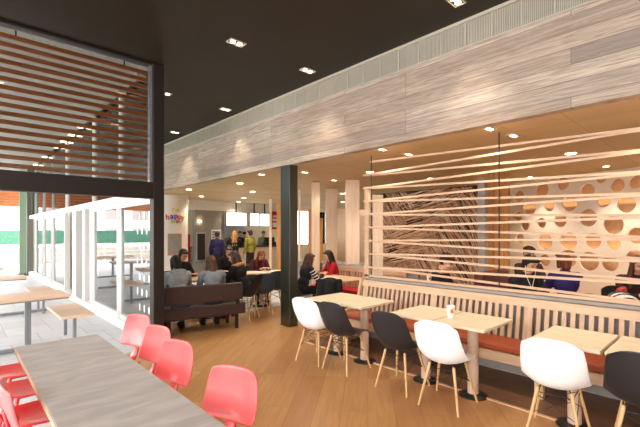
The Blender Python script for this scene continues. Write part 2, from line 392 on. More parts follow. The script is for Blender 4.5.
# picnic tables on the terrace
def picnic(loc, rz, lab, X0, X1, W=.52, H=.75):
    t = empty('terrace_table', loc, rz, lab, 'table', 'terrace tables and benches')
    MB().box((X0, -W/2, H-.035), (X1, W/2, H), .006).build('table_top', 'terrace_top', t)
    MB().box((X0+.02, -W/2+.02, H-.055), (X1-.02, W/2-.02, H-.035)).build('rim', 'steel_grey', t)
    xc = (X0+X1)/2
    MB().box((xc-.035, -.035, .045), (xc+.035, .035, H-.055)).build('column', 'steel_grey', t)
    MB().box((X0+.05, -.03, 0), (X1+.35, .03, .045)).build('foot_bar', 'steel_grey', t)
    return t
picnic((.35, 6.75, 0), math.radians(2), 'orange-topped terrace table on a grey T-frame, nearest beyond the screen', -.05, .85, .66)
picnic((-.9, 5.98, 0), 0, 'terrace table cut off at left edge just beyond the screen', 0, .93, .5, .62)
picnic((.1, 9.8, 0), 0, 'second terrace table further back beside the glazed front', 0, .95, .6)
picnic((-.2, 12.6, 0), 0, 'third terrace table near the far green post', 0, 1.1, .6)
picnic((-.6, 15.6, 0), 0, 'farthest terrace table in front of the stone wall', 0, 1.3, .6)
def tbench(loc, lab, L=.42, W=1.1):
    t = empty('terrace_bench', loc, 0, lab, 'bench', 'terrace benches')
    MB().box((0, 0, .41), (L, W, .45), .006).build('bench_seat', 'terrace_top', t)
    for yy in (.2, .3 if False else W-.25):
        MB().box((L/2-.02, yy, 0), (L/2+.02, yy+.05, .41)).build('leg', 'steel_grey', t)
    return t
tbench((1.08, 6.42, 0), 'short orange-topped bench right of the nearest terrace table')
tbench((1.1, 9.3, 0), 'small bench beside the second terrace table')

# ------------------------------------------------------------------ green steel column under bulkhead
t = empty('steel_column', (4.30, 5.40, 0), 0, 'dark green square steel column holding up the plank bulkhead', 'column')
MB().box((-.09, -.13, .004), (.09, .13, TZ-.012), .006).build('shaft', 'green_steel', t)
MB().box((-.105, -.145, 0), (.105, .145, .004)).build('base_plate', 'black_steel', t)

# ------------------------------------------------------------------ ceiling spotlights
def light(name, kind, loc, energy, color=(1, .82, .6), size=.1, spot=None, blend=.5, rot=(0, 0, 0), sx=None, sy=None, parent=None):
    d = bpy.data.lights.new(name, kind); d.energy = energy; d.color = color
    if kind == 'SPOT': d.spot_size = math.radians(spot); d.spot_blend = blend; d.shadow_soft_size = size
    elif kind == 'AREA':
        d.shape = 'RECTANGLE'; d.size = sx; d.size_y = sy
    else: d.shadow_soft_size = size
    o = bpy.data.objects.new(name, d); col.objects.link(o); o.location = loc; o.rotation_euler = rot
    if parent: o.parent = parent
    return o
def twin(x, y, z, rz, label, group, energy, spot=110, s=1.0, color=(1, .80, .58)):
    t = empty('twin_downlight', (x, y, z), rz, label, 'ceiling light', group)
    fr = MB(); a, b, w = .13*s, .075*s, .012
    fr.box((-a, -b, -.012), (a, -b+w, 0)).box((-a, b-w, -.012), (a, b, 0)).box((-a, -b+w, -.012), (-a+w, b-w, 0)).box((a-w, -b+w, -.012), (a, b-w, 0))
    fr.build('frame', 'lamp_trim', t)
    hs = MB().box((-a+w, -b+w, -.004), (a-w, b-w, 0)).build('housing', 'black_plastic', t)
    for sx in (-.055*s, .055*s):
        MB().lathe([(.036*s, -.012), (.036*s, -.004)], (sx, 0, 0), 16).build('lamp', 'lamp', hs)
    light('spot_light', 'SPOT', (0, 0, -.03), energy, color, .06, spot, .6, parent=t)
    return t
rzs = 0
for x, y, lab in [(2.6, 1.9, 'twin downlight in the dark ceiling above the grey table, nearest the camera'), (2.6, 4.33, 'twin downlight in the dark ceiling, left of the pair in the middle'),
                  (2.65, 6.75, 'twin downlight in the dark ceiling just right of the screen post'), (2.65, 9.2, 'twin downlight in the dark ceiling hidden deep behind the screen post'), (3.78, 2.0, 'twin downlight at the top edge beside the grille'),
                  (3.82, 4.36, 'twin downlight in the dark ceiling near the grille, mid hall'), (3.86, 6.83, 'twin downlight in the dark ceiling near the grille, second from the far end'),
                  (3.87, 9.23, 'twin downlight at the far end of the dark ceiling'), (3.8, -.4, 'twin downlight in the dark ceiling behind the camera')]:
    twin(x, y, CZ, rzs, lab, 'twin downlights in the dark ceiling', 45, 76, .85, (1, .86, .68))
for x, y, lab in [(.5, 3.3, 'added twin fill light in the dark ceiling above the left table end'), (.5, 1.2, 'added twin fill light in the dark ceiling above the near end of the grey table'), (-1.0, 3.3, 'added twin fill light in the dark ceiling, far left before the louvres')]:  # out-of-view lamps added to light the grey table and the louvres
    twin(x, y, CZ, rzs, lab, 'twin downlights in the dark ceiling', 60, 125, 1.0, (1, .86, .70))
for x, y, lab in [(4.42, 3.44, 'twin downlight in tan ceiling beside the first hanging rod'), (4.98, 3.39, 'twin downlight in tan ceiling behind the first hanging rod'),
                  (4.42, 1.93, 'twin downlight in tan ceiling beside the second hanging rod'), (4.95, 1.87, 'twin downlight in tan ceiling behind the second hanging rod'),
                  (5.0, 5.79, 'twin downlight in tan ceiling right of the green column'), (4.55, 6.61, 'twin downlight in tan ceiling left of the green column'),
                  (4.42, .4, 'twin downlight in tan ceiling near the right frame edge'), (4.95, .35, 'rear twin downlight in tan ceiling near the right frame edge'),
                  (6.25, 6.23, 'twin downlight in tan ceiling by the pale pillars')]:
    twin(x, y, TZ, rzs, lab, 'twin downlights in the tan ceiling', 26, 130, .65, (1, .87, .70))
def puck(x, y, z, label, energy, r=.07, spot=130):
    t = empty('round_downlight', (x, y, z), 0, label, 'ceiling light', 'round downlights in the tan ceiling')
    MB().lathe([(r+.02, -.008), (r+.02, 0)], n=20).build('trim_ring', 'lamp_trim', t)
    MB().lathe([(r, -.012), (r, -.008)], n=20).build('lamp', 'lamp', t)
    light('spot_light', 'SPOT', (0, 0, -.03), energy*1.15, (1, .86, .7), .07, spot, .7, parent=t)
for x, y, lab in [(6.68, 1.71, 'round downlight in front of the wall of holes'), (4.7, 10.3, 'round downlight above the white drum with the sign'), (4.99, 8.15, 'round downlight over the brown bench group'),
                  (7.29, 11.64, 'round downlight in front of the menu screens, left'), (8.9, 11.2, 'round downlight in front of the menu screens, right'), (8.02, 13.2, 'small round downlight closest to the white fascia'),
                  (6.3, 9.6, 'round downlight between drum and menu screens'), (7.6, 4.6, 'round downlight before the twig artwork'), (8.6, 8.2, 'added round downlight brightening the far pillars'), (5.9, 7.6, 'added round downlight just left of the tall pale pillar'), (5.9, 4.9, 'round downlight over the second slatted bench'),  # pucks at the pillars are added to brighten the timber
                  (7.6, .6, 'round downlight at the right of the wall of holes'), (5.9, 12.0, 'round downlight right beside the white drum'), (11.0, 10.5, 'round downlight far back by the window')]:
    puck(x, y, TZ, lab, 60)

# ------------------------------------------------------------------ suspended lath screen along bench
t = empty('lath_screen', (4.68, 4.0, .93), 0, 'suspended screen of crossing pale wooden laths above the slatted bench', 'screen')
for k in range(9):
    z0 = 1.09+k*.2027-.93
    if k < 8: MB().beam((-.02, 0, z0), (-.02, -5.5, z0+.02*5.5), .022, .026).build('front_lath', 'lath', t)
    MB().beam((.02, 0 if k < 8 else -.1, z0), (.02, -5.5, z0-.034*5.5), .022, .026).build('rear_lath', 'lath', t)
MB().beam((0, .0, .03), (-.0, -5, .03), .03, .03).build('bottom_lath', 'lath', t)
for yy in (-.14, -2.07):
    MB().cone((0, yy, .0), (0, yy, TZ-.93), .008, .008, 8).build('hanging_rod', 'black_iron', t)
tag(MB().box((4.665, 3.90, .932), (4.745, 3.985, 2.33), .004).build('timber_post', 'oak_v'), 'light oak post at left end of the lath screen', 'post')

# ------------------------------------------------------------------ partition behind bench
struct(MB().box((4.70, -3, 0), (4.80, 4.0, .90)).build('wall_partition', 'slat_gap'))
tag(MB().box((4.66, -3, .90), (4.90, 4.0, .932), .003).build('stone_ledge', 'concrete'), 'grey stone ledge along the top of the slatted bench', 'ledge')
# slatted bench
t = empty('slatted_bench', (4.2, 4.0, 0), 0, 'long light oak slatted bench with rust-orange seat cushions', 'bench')
# backrest
def bp(u):   # u 0 bottom .. 1 top of backrest
    return (.36+.09*u, .44+.45*u)
(xa, za), (xb, zb), (xc_, zc_) = bp(.0), bp(.80), bp(1)
for name, y0, y1 in (('top_rail', -7, 0),):
    MB().add([(xb-.0, y0, zb), (xb+.03, y0, zb), (xc_+.03, y0, zc_), (xc_, y0, zc_), (xb, y1, zb), (xb+.03, y1, zb), (xc_+.03, y1, zc_), (xc_, y1, zc_)],
             [(0, 1, 2, 3), (7, 6, 5, 4), (0, 4, 5, 1), (1, 5, 6, 2), (2, 6, 7, 3), (3, 7, 4, 0)]).build(name, 'oak', t)
sl = MB(); y = -.03; n = 0
while y > -5.2:
    w_ = .09 if n % 14 == 0 else .042
    sl.add([(xa+.004, y-w_, za), (xa+.03, y-w_, za), (xb+.026, y-w_, zb), (xb+.004, y-w_, zb), (xa+.004, y, za), (xa+.03, y, za), (xb+.026, y, zb), (xb+.004, y, zb)],
           [(0, 1, 2, 3), (7, 6, 5, 4), (0, 4, 5, 1), (1, 5, 6, 2), (2, 6, 7, 3), (3, 7, 4, 0)])
    y -= w_+.038; n += 1
sl.build('back_slats', 'oak_v', t)
for k, (a, b) in enumerate([(-.04, -1.28), (-1.3, -2.6), (-2.62, -3.9), (-3.92, -5.2)]):
    MB().box((-.03, b, .38), (.36, a, .45), .018).build('seat_cushion', 'cushion', t)
MB().box((-.035, -5.2, .27), (.0, 0, .375), .004).build('apron', 'oak', t)
MB().box((0, -5.2, .34), (.4, 0, .375)).build('seat_board', 'oak', t)
for y in (-.04, -1.35, -2.62, -3.9):
    MB().box((-.03, y-.08, 0), (.03, y, .27)).build('leg', 'oak_v', t)
    MB().box((.36, y-.08, 0), (.42, y, .34)).build('leg', 'oak_v', t)
MB().add([(-.04, -.0, 0), (.49, 0, 0), (.49, 0, .905), (.42, 0, .905), (.33, 0, .5), (-.04, 0, .46), (-.04, .045, 0), (.49, .045, 0), (.49, .045, .905), (.42, .045, .905), (.33, .045, .5), (-.04, .045, .46)],
         [(0, 1, 2, 3, 4, 5), (11, 10, 9, 8, 7, 6), (0, 6, 7, 1), (1, 7, 8, 2), (2, 8, 9, 3), (3, 9, 10, 4), (4, 10, 11, 5), (5, 11, 6, 0)]).build('end_panel', 'oak_v', t)

# ------------------------------------------------------------------ maple tables
def maple_table(x, y, sy, label, sx=.66):
    t = empty('cafe_table', (x, y, 0), 0, label, 'table', 'maple tables along the slatted bench')
    MB().box((-sx/2, -sy/2+.005, .722), (sx/2, sy/2-.005, .75), .004).build('table_top', 'top_maple', t)
    MB().box((-sx/2+.04, -sy/2+.04, .715), (sx/2-.04, sy/2-.04, .722)).build('edge', 'edge_wood', t)
    MB().cone((0, 0, .025), (0, 0, .715), .052, .052, 20).build('column', 'post_col', t)
    MB().lathe([(.14, 0), (.14, .008), (.06, .022), (.052, .026)], n=28).build('base', 'black_iron', t)
    return t
tb = [(3.79, 3.715, .50, 'maple table nearest the green column, far top of the first pair'), (3.79, 3.235, .45, 'maple table of the first pair, its nearer top'),
      (3.80, 2.36, .54, 'maple table of the middle pair, far top'), (3.79, 1.82, .53, 'maple table of the middle pair, near top with paper cup at seam'),
      (3.82, .95, .50, 'maple table above the nearest white chair'), (3.82, .435, .50, 'maple table at right edge over the nearest black chair')]
for x, y, s_, lab in tb: maple_table(x, y, s_, lab)

# paper cup
def cup(x, y, z, label, mark, straw=True, s=1.0, mat='paper'):
    t = empty('paper_cup', (x, y, z), 0, label, 'cup')
    MB().lathe([(.029*s, 0), (.031*s, .004), (.042*s, .115*s), (.044*s, .118*s), (.044*s, .124*s), (.040*s, .128*s)], n=24).build('cup_body', mat, t)
    a0 = -math.radians(133); mk = MB()
    vs = []
    for i in range(5):
        a = a0+(i-2)*.22
        for zz, r in ((.055*s, .0375*s), (.095*s, .0412*s)): vs.append((r*math.cos(a), r*math.sin(a), zz))
    mk.add(vs, [(2*i, 2*i+2, 2*i+3, 2*i+1) for i in range(4)]); mk.build('printed_mark', mark, t)
    if straw: MB().tube([(.005, 0, .12*s), (-.005, .006, .19*s)], .0035).build('straw', 'white_frame', t)
    return t
cup(3.72, 2.02, .75, 'white paper cup with orange mark and straw on the middle tables', 'orange_mark')
cup(4.78, 2.92, .932, 'small white paper cup with red mark on the grey ledge', 'red_mark', False, .8)

# ------------------------------------------------------------------ moulded shell chairs
def shell_mesh():
    P = [(-.235, .425, .185, .0), (-.20, .447, .205, .008), (-.12, .448, .225, .02), (-.02, .430, .235, .035), (.08, .415, .240, .055), (.155, .422, .240, .08), (.212, .478, .236, .075),
         (.240, .56, .231, .055), (.257, .64, .225, .035), (.272, .72, .216, .02), (.283, .79, .205, .012), (.289, .83, .192, .006)]
    # Catmull smoothing by simple subdivision
    for _ in range(1):
        Q = []
        for i in range(len(P)-1):
            a = P[max(0, i-1)]; b = P[i]; c = P[i+1]; d = P[min(len(P)-1, i+2)]
            Q.append(b); Q.append(tuple((-a[k]+9*b[k]+9*c[k]-d[k])/16 for k in range(4)))
        Q.append(P[-1]); P = Q
    n = 14; vs = []; rows = len(P)
    for r, (y, z, w, curl) in enumerate(P):
        # tangent -> normal direction for the curl (towards the sitter)
        a = P[max(0, r-1)]; b = P[min(rows-1, r+1)]; ty, tz = b[0]-a[0], b[1]-a[1]; L = math.hypot(ty, tz); ny, nz = -tz/L, ty/L
        for k in range(n+1):
            u = -1+2*k/n
            c = curl*abs(u)**2.4*1.25
            edge = 0
            if r < 3: edge = -(abs(u)**4)*.0+ (abs(u)**6)*.03
            yy = y+ny*c + (edge if r < 3 else 0); zz = z+nz*c - (abs(u)**4*(.0, .006, .016, .036, .06)[max(0, r-rows+5)] if r > rows-6 else 0)
            vs.append((u*w, -yy, zz))
    fs = [(r*(n+1)+k, r*(n+1)+k+1, (r+1)*(n+1)+k+1, (r+1)*(n+1)+k) for r in range(rows-1) for k in range(n)]
    return vs, fs
SH = shell_mesh()
def make_shell_chair(mat, label, group, loc, rz):
    """faces +Y locally"""
    t = empty('shell_chair', loc, rz, label, 'chair', group)
    mb = MB(); mb.add(SH[0], SH[1], True)
    o = mb.build('seat_shell', mat, t)
    modmesh(o, ('SOLIDIFY', dict(thickness=.007, offset=0)), ('SUBSURF', dict(levels=1, render_levels=1)))
    o.data.polygons.foreach_set('use_smooth', [True]*len(o.data.polygons))
    tops = [(-.13, .12), (.13, .12), (.12, -.13), (-.12, -.13)]; feet = [(-.205, .215), (.205, .215), (.19, -.21), (-.19, -.21)]
    for (ax, ay), (bx, by) in zip(tops, feet):
        MB().cone((bx, by, 0), (ax, ay, .37), .0095, .014, 12).cone((ax, ay, .37), (ax*.97, ay*.97, .40), .014, .012, 12).build('leg', 'dowel', t)
    def at(i, z):
        (ax, ay), (bx, by) = tops[i], feet[i]; u = z/.37; return Vector((bx+(ax-bx)*u, by+(ay-by)*u, z))
    wr = MB()
    for i in range(4):
        j = (i+1) % 4
        wr.cone(at(i, .345), at(j, .20), .0028, .0028, 6).cone(at(j, .345), at(i, .20), .0028, .0028, 6).cone(at(i, .36), at(j, .36), .004, .004, 6)
    for i in range(4): wr.cone(at(i, .36), (at(i, .36)[0]*.75, at(i, .36)[1]*.75, .425), .005, .005, 6)
    wr.build('wire_brace', 'black_iron', t)
    return t
R = -PI/2
shell = {}
for mat, lab, x, y, rz in [('white_shell', 'white shell chair with dowel legs nearest the green column', 3.40, 3.68, R+.12), ('black_shell', 'charcoal shell chair beside the farthest white chair', 3.43, 3.22, R+.06),
                           ('black_shell', 'charcoal shell chair at the middle tables, left of white chair', 3.46, 2.44, R+.05), ('white_shell', 'white shell chair at the middle tables facing the paper cup', 3.43, 1.90, R+.1),
                           ('white_shell', 'white shell chair nearest the camera, at right', 3.54, 1.00, R+.12), ('black_shell', 'charcoal shell chair cut off by the right frame edge', 3.62, .46, R+.1)]:
    g_ = 'shell chairs along the maple tables'
    if mat not in shell: shell[mat] = make_shell_chair(mat, lab, g_, (x, y, 0), rz)
    else: copy_tree(shell[mat], (x, y, 0), rz, lab)
far = make_shell_chair('grey_shell', 'slate grey shell chair, left of two before the red-haired diner', 'grey shell chairs in the back dining area', (4.47, 6.50, 0), -.35)
for x, y, rz, lab in [(4.98, 6.74, -.35, 'slate grey shell chair just left of the green column'), 
                      (4.84, 5.70, -1.75, 'slate shell chair under the striped diner, beside the green column'),
                      (4.80, 4.90, -.75, 'slate shell chair under the black coat right of the green column')]:
    copy_tree(far, (x, y, 0), rz, lab)

# ------------------------------------------------------------------ long grey table and red chairs
t = empty('long_table', (.62, 2.55, 0), 0, 'long grey wood-grain table in the left foreground', 'table')
MB().box((-.28, -1.25, .722), (.28, 1.24, .75), .003).build('table_top', 'table_grey', t)
MB().box((-.284, -1.25, .722), (-.28, 1.24, .748)).box((.28, -1.25, .722), (.284, 1.24, .748)).build('edge_band', 'edge_wood', t)
for y in (-.85, .85):
    MB().box((-.05, y-.05, .02), (.05, y+.05, .722), .01).build('column', 'steel_grey', t)
    MB().box((-.23, y-.2, 0), (.23, y+.2, .02), .005).build('base', 'steel_grey', t)
def panel_mesh(w0, w1, h, bend, th=.014, tilt=0, n=16, m=12, rc=.28):
    """rounded trapezoid pad in XZ, bottom width w0, top width w1, slightly dished; returns MB"""
    vs = []
    for i in range(m+1):
        v = i/m
        for k in range(n+1):
            u = -1+2*k/n
            # superellipse squash for rounded corners
            vv = 2*v-1; lim = (1-abs(vv)**5)**(1/5)*.0+1
            uu = u; a = abs(vv); b = abs(u)
            s1 = 1-rc*max(0, (a*b))**3*.5
            w = (w0+(w1-w0)*v)/2
            x = uu*w*(1-rc*.42*a**4*b**1.0); zz = h*(.5+.5*vv*(1-rc*.42*b**4*a))
            y = bend*(uu*uu)-bend*.4*(1-vv*vv)
            vs.append((x, y, zz))
    mb = MB(); mb.add(vs, [(i*(n+1)+k, i*(n+1)+k+1, (i+1)*(n+1)+k+1, (i+1)*(n+1)+k) for i in range(m) for k in range(n)], True)
    return mb
def make_red_chair(label, loc, rz):
    t = empty('red_chair', loc, rz, label, 'chair', 'red chairs around the long grey table')
    # seat: rounded square pad, front at +Y
    s = panel_mesh(.40, .45, .42, .02)
    s.v = [(x, z-.19, .445+y*1.0) for x, y, z in s.v]
    o = s.build('seat', 'red', t); modmesh(o, ('SOLIDIFY', dict(thickness=.014, offset=0)), ('SUBSURF', dict(levels=1, render_levels=1)))
    b = panel_mesh(.40, .34, .30, .03)
    al = math.radians(14)
    b.v = [(x, -.235+y-z*math.sin(al), .56+z*math.cos(al)) for x, y, z in b.v]
    o = b.build('backrest', 'red_back_lit', t); modmesh(o, ('SOLIDIFY', dict(thickness=.014, offset=0)), ('SUBSURF', dict(levels=1, render_levels=1)))
    # curved stem joining seat and backrest
    pts = [(-.02, .432), (-.10, .425), (-.17, .428), (-.215, .455), (-.242, .51), (-.262, .58), (-.283, .66), (-.292, .70)]
    vs = []; w = [.05, .055, .06, .055, .045, .045, .05, .035]
    for (y, z), ww in zip(pts, w): vs += [(-ww, y, z), (ww, y, z)]
    s = MB(); s.add(vs, [(2*i, 2*i+1, 2*i+3, 2*i+2) for i in range(len(pts)-1)], True)
    o = s.build('stem', 'red', t); modmesh(o, ('SOLIDIFY', dict(thickness=.02, offset=0)), ('SUBSURF', dict(levels=1, render_levels=1)))
    for sx in (-1, 1):
        for sy in (-1, 1):
            MB().cone((sx*.19, sy*.19, 0), (sx*.10, sy*.10, .43), .011, .014, 12).build('leg', 'red', t)
    MB().box((-.11, -.11, .418), (.11, .11, .432)).build('mount_plate', 'black_iron', t)
    return t
# right side chairs face -X ; rz=+pi/2 turns +Y to -X
def by_back(bx, by, a):
    rz = PI/2+a; return (bx-.275*math.sin(rz), by+.275*math.cos(rz), 0), rz
l_, a_ = by_back(1.27, 3.87, .33)
rc = make_red_chair('red chair right of the grey table, farthest, by the screen post', l_, a_)
for x, y, a, lab in [(1.235, 3.29, .24, 'second farthest red chair right of the grey table'), (1.17, 2.75, .26, 'third red chair right of the grey table'),
                      (1.175, 1.99, .36, 'red chair nearest the camera, right of grey table')]:
    l_, a_ = by_back(x, y, a); copy_tree(rc, l_, a_, lab)
for x, y, rz, lab in [(.44, 4.2, -PI/2, 'red chair on the left of the grey table, farthest along'), (.44, 3.68, -PI/2, 'red chair on the left of the grey table, middle one'),
                      (.44, 3.13, -PI/2+.05, 'red chair on the left of the grey table, third from the far end'),
                      (.48, 2.60, -PI/2, 'red chair on the left of the grey table, nearest the camera')]:
    copy_tree(rc, (x, y, 0), rz, lab)

# ------------------------------------------------------------------ brown leather bench
BA = math.radians(-10)
t = empty('leather_bench', (2.98, 5.86, 0), BA, 'dark brown leather bench with open back, seen from behind', 'bench')
MB().box((-.66, -.04, .50), (.60, .05, .78), .02).build('backrest', 'leather', t)
MB().box((-.72, .02, .24), (.68, .58, .44), .03).build('seat', 'leather', t)
for x in (-.55, .5):
    MB().box((x, -.01, .42), (x+.05, .045, .52)).build('back_support', 'black_iron', t)
for x in (-.6, .5):
    for y in (.04, .5): MB().box((x, y, 0), (x+.05, y+.05, .25)).build('leg', 'black_iron', t)

# group table by leather bench, back tables
def back_table(loc, rz, label, L, W, mat='oak', legs=1):
    t = empty('dining_table', loc, rz, label, 'table', 'tables in the back dining area')
    MB().box((-L/2, -W/2, .72), (L/2, W/2, .75), .004).build('table_top', mat, t)
    for x in ([0] if legs == 1 else [-L/3, L/3]):
        MB().cone((x, 0, .02), (x, 0, .72), .055, .055, 18).build('column', 'post_col', t)
        MB().lathe([(.2, 0), (.2, .008), (.06, .022)], (x, 0, 0), 24).build('base', 'black_iron', t)
    return t
back_table((3.1, 7.05, 0), BA, 'wooden table in front of the brown bench sitters', 1.4, .62, 'oak', 2)
back_table((4.98, 7.22, 0), -.3, 'table with white papers before the red-haired diner', 1.1, .62)
back_table((5.42, 5.3, 0), 0, 'wooden table between striped diner and woman in red', .66, 1.0)

# papers on tables
random.seed(5)
def paper(x, y, z, rz, w, l, label, cat='paper'):
    o = MB().box((-w/2, -l/2, 0), (w/2, l/2, .004)).build('paper_sheet', 'paper', None, (x, y, z), rz); tag(o, label, cat); return o
paper(4.9, 7.2, .7505, .3, .3, .42, 'white tray paper on the red-haired diner\'s table, left sheet')
paper(5.2, 7.15, .7505, 1.0, .28, .3, 'white paper beside the red-haired diner\'s hands')
paper(5.35, 5.45, .7505, .2, .22, .3, 'open white booklet on the table right of the column')

# second slatted bench and partition
struct(MB().box((6.32, 4.1, 0), (6.42, 7.6, .88)).build('wall_partition_back', 'concrete'))
tag(MB().box((6.28, 4.1, .88), (6.46, 7.6, .92)).build('stone_ledge', 'concrete'), 'grey ledge behind the woman in the red jacket', 'ledge')
t = empty('slatted_bench', (5.85, 4.3, 0), 0, 'second oak slatted bench behind the far table', 'bench')
s = MB()
for k in range(26): s.box((.40, .03+k*.085, .45), (.43, .08+k*.085, .78))
s.build('back_slats', 'oak_v', t)
MB().box((.39, 0, .78), (.45, 2.3, .88), .004).build('top_rail', 'oak', t)
MB().box((0, 0, .38), (.4, 2.3, .45), .015).build('seat_cushion', 'redbox', t)
MB().box((.0, 0, .28), (.4, 2.3, .38)).build('apron', 'oak', t)
for y in (.05, 1.1, 2.15):
    MB().box((.02, y, 0), (.09, y+.08, .28)).build('leg', 'oak_v', t)
tag(MB().ell((0, 0, .10), (.22, .16, .10), 18, 10).ell((.12, .1, .12), (.12, .1, .09), 14, 8).build('red_bag', 'redbox', None, (6.0, 4.85, .45)), 'red soft bag lying on the second slatted bench', 'bag')

# ------------------------------------------------------------------ pillars
def pillar(x, y, w, h, mat, label, d=None, rz=-TH):
    o = MB().box((-w/2, -(d or w)/2, 0), (w/2, (d or w)/2, h), .004).build('timber_pillar', mat, None, (x, y, 0), rz)
    tag(o, label, 'pillar', 'timber pillars between the dining areas'); return o
pillar(6.20, 6.71+.08, .19, 2.79, 'oak_pale', 'tall pale timber pillar right of the green column, behind the woman', .19)
pillar(6.72, 7.13+.2, .10, 2.35, 'brown_wood', 'short brown timber pillar touching the tall pale one')
pillar(7.14, 7.42+.2, .12, 2.0, 'oak_warm', 'shortest honey timber pillar behind the woman in red')
pillar(7.42, 7.5, .30, 2.79, 'oak_pale', 'broad pinkish timber pillar panel with lamp glow on it')
pillar(6.53, 5.93, .30, 2.79, 'oak_pale', 'widest pale timber pillar left of the lath screen', .2)
pillar(5.44, 4.34, .17, 2.28, 'oak_pale', 'pale timber pillar just inside the left end of the laths', .12)
pillar(6.97, 7.86, .10, 2.25, 'brown_wood', 'brown timber pillar right of the green column, edge hidden')
pillar(6.85, 8.15, .06, 2.79, 'oak_pale', 'thin pale timber pole against the far window')
pillar(6.66, 8.82, .11, 2.45, 'oak_warm', 'honey timber pole just left of the green column')
pillar(6.50, 9.00, .07, 2.55, 'oak_pale', 'thin pale timber pole left of the honey pole')

# twig artwork panel on X = 7.2
random.seed(11)
t = empty('twig_artwork', (7.22, 3.35, 0), 0, 'large dark wall panel of dense diagonal twigs behind the laths', 'artwork')
MB().box((.03, 0, 0), (.12, 2.75, 2.52)).build('backing', 'art_dark', t)
for mi, mname in enumerate(('oak', 'brown_wood')):
    s = MB()
    for k in range(620):
        yc = random.uniform(.0, 2.75); zc = random.uniform(.4, 2.5)
        zone = math.sin(yc*1.7+zc*1.3)
        ang = math.radians(56 if zone > -.6 else -14)+random.uniform(-.09, .09)
        L = random.uniform(.3, .65); dy, dz = math.cos(ang)*L/2, math.sin(ang)*L/2
        p = Vector((random.uniform(-.03, .03), max(.01, min(2.74, yc-dy)), max(.32, min(2.5, zc-dz)))); q = Vector((random.uniform(-.03, .03), max(.01, min(2.74, yc+dy)), max(.32, min(2.5, zc+dz))))
        if (q-p).length > .12: s.cone(p, q, .0075, .006, 5, False)
    o = s.build('twigs', 'lath' if mi == 0 else 'brown_wood', t); tag(o, 'pale twigs' if mi == 0 else 'brown twigs', kind='stuff')
tag(MB().box((7.05, 3.16, 0), (7.2, 3.30, 2.62), .003).build('steel_post', 'concrete'), 'grey post at the right end of the twig panel', 'post')
for i, (x, y, lab) in enumerate([(7.62, 3.44, 'honey timber column panel right of the twig panel, left half'), (7.85, 3.24, 'honey timber column panel beside the wall of holes, right half')]):
    o = MB().box((-.145, -.1, 0), (.145, .1, TZ), .004).build('timber_column', 'oak_warm', None, (x, y, 0), -TH); tag(o, lab, 'column', 'honey timber column panels')

# ------------------------------------------------------------------ wall of holes
WA = Vector((9.74, 3.71, 0)); WB_ = Vector((8.89, 1.21, 0)); wd = (WB_-WA).normalized(); wn = Vector((-wd.y, wd.x, 0))
if wn.x > 0: wn = -wn
Fv = Vector((math.sin(TH), math.cos(TH), 0)); Rv = Vector((math.cos(TH), -math.sin(TH), 0))
holes = [(130,87,18),(206,66,22),(275,45,24),(355,68,22),(455,50,20),(516,40,21),(165,125,23),(230,120,16),(297,110,24),(408,103,19),(483,113,27),(128,152,14),(150,183,15),(204,174,16),(266,166,21),(358,158,27),(440,180,30),(133,225,15),(215,235,25),(293,233,27),(373,233,25),(442,243,20),(516,216,25),(155,262,17),(215,297,18),(293,290,27),(360,300,30),(429,307,25),(400,26,18),(140,40,15),(512,290,26)]
cd = bpy.data.curves.new('holes', 'CURVE'); cd.dimensions = '2D'; cd.fill_mode = 'BOTH'; cd.extrude = .02
def spline(pts):
    sp = cd.splines.new('POLY'); sp.points.add(len(pts)-1)
    for p, q in zip(sp.points, pts): p.co = (q[0], q[1], 0, 1)
    sp.use_cyclic_u = True
spline([(-.05, 0), (5.5, 0), (5.5, 2.79), (-.05, 2.79)])
for hx, hy, hr in holes:
    px, py = 480+hx/3.2875, 170+hy/3.2875
    ray = Fv*1.0+Rv*((px-320)/FPX); dz = -(py-HY)/FPX
    # intersect with the wall plane
    tt = WA.dot(wn)/ray.dot(wn); p = ray*tt; s_ = (p-WA).dot(wd); z_ = CH+dz*tt
    rr = hr/3.2875/FPX*tt*1.04
    rr = min(rr, 2.77-z_) if z_+rr > 2.77 else rr
    if rr < .05: continue
    spline([(s_+rr*math.cos(2*PI*k/28), z_+rr*math.sin(2*PI*k/28)) for k in range(28)])
random.seed(2)
co = bpy.data.objects.new('tmp', cd); col.objects.link(co)
dg = bpy.context.evaluated_depsgraph_get(); dg.update()
me = bpy.data.meshes.new_from_object(co.evaluated_get(dg)); bpy.data.objects.remove(co)
wt = empty('perforated_wall_panel', (WA.x, WA.y, 0), math.atan2(wd.y, wd.x), 'cream wall panel full of round amber-backed holes at right', 'wall panel')
me.materials.clear(); me.materials.append(M['holes_wall'])
po = bpy.data.objects.new('panel', me); col.objects.link(po); po.parent = wt; po.rotation_euler = (PI/2, 0, 0)
# local +Y of the empty (after rotation) points away from or towards camera
away = 1 if (Matrix.Rotation(math.atan2(wd.y, wd.x), 3, 'Z') @ Vector((0, 1, 0))).dot(wn) < 0 else -1
MB().box((-.05, away*.16 if away > 0 else -.20, 0), (5.5, away*.20 if away > 0 else -.16, 2.79)).build('backing', 'hole_back', wt)
# warm strips inside the cavity behind the panel
for zz, wh in ((.35, 'lowest'), (1.25, 'middle'), (2.15, 'highest')):
    t = empty('cavity_strip', (0, 0, 0), 0, 'warm light strip in the cavity behind the wall of holes, %s of three' % wh, 'light strip')
    t.parent = None; p = WA+wd*2.7-wn*.10; t.location = (p.x, p.y, zz); t.rotation_euler = (0, 0, math.atan2(wd.y, wd.x))
    MB().box((-2.7, -.012, -.012), (2.7, .012, .0)).build('profile', 'lamp_trim', t)
    light('strip_light', 'AREA', (0, 0, .006), 4, (1, .76, .46), sx=5.3, sy=.02, rot=(PI, 0, 0), parent=t)
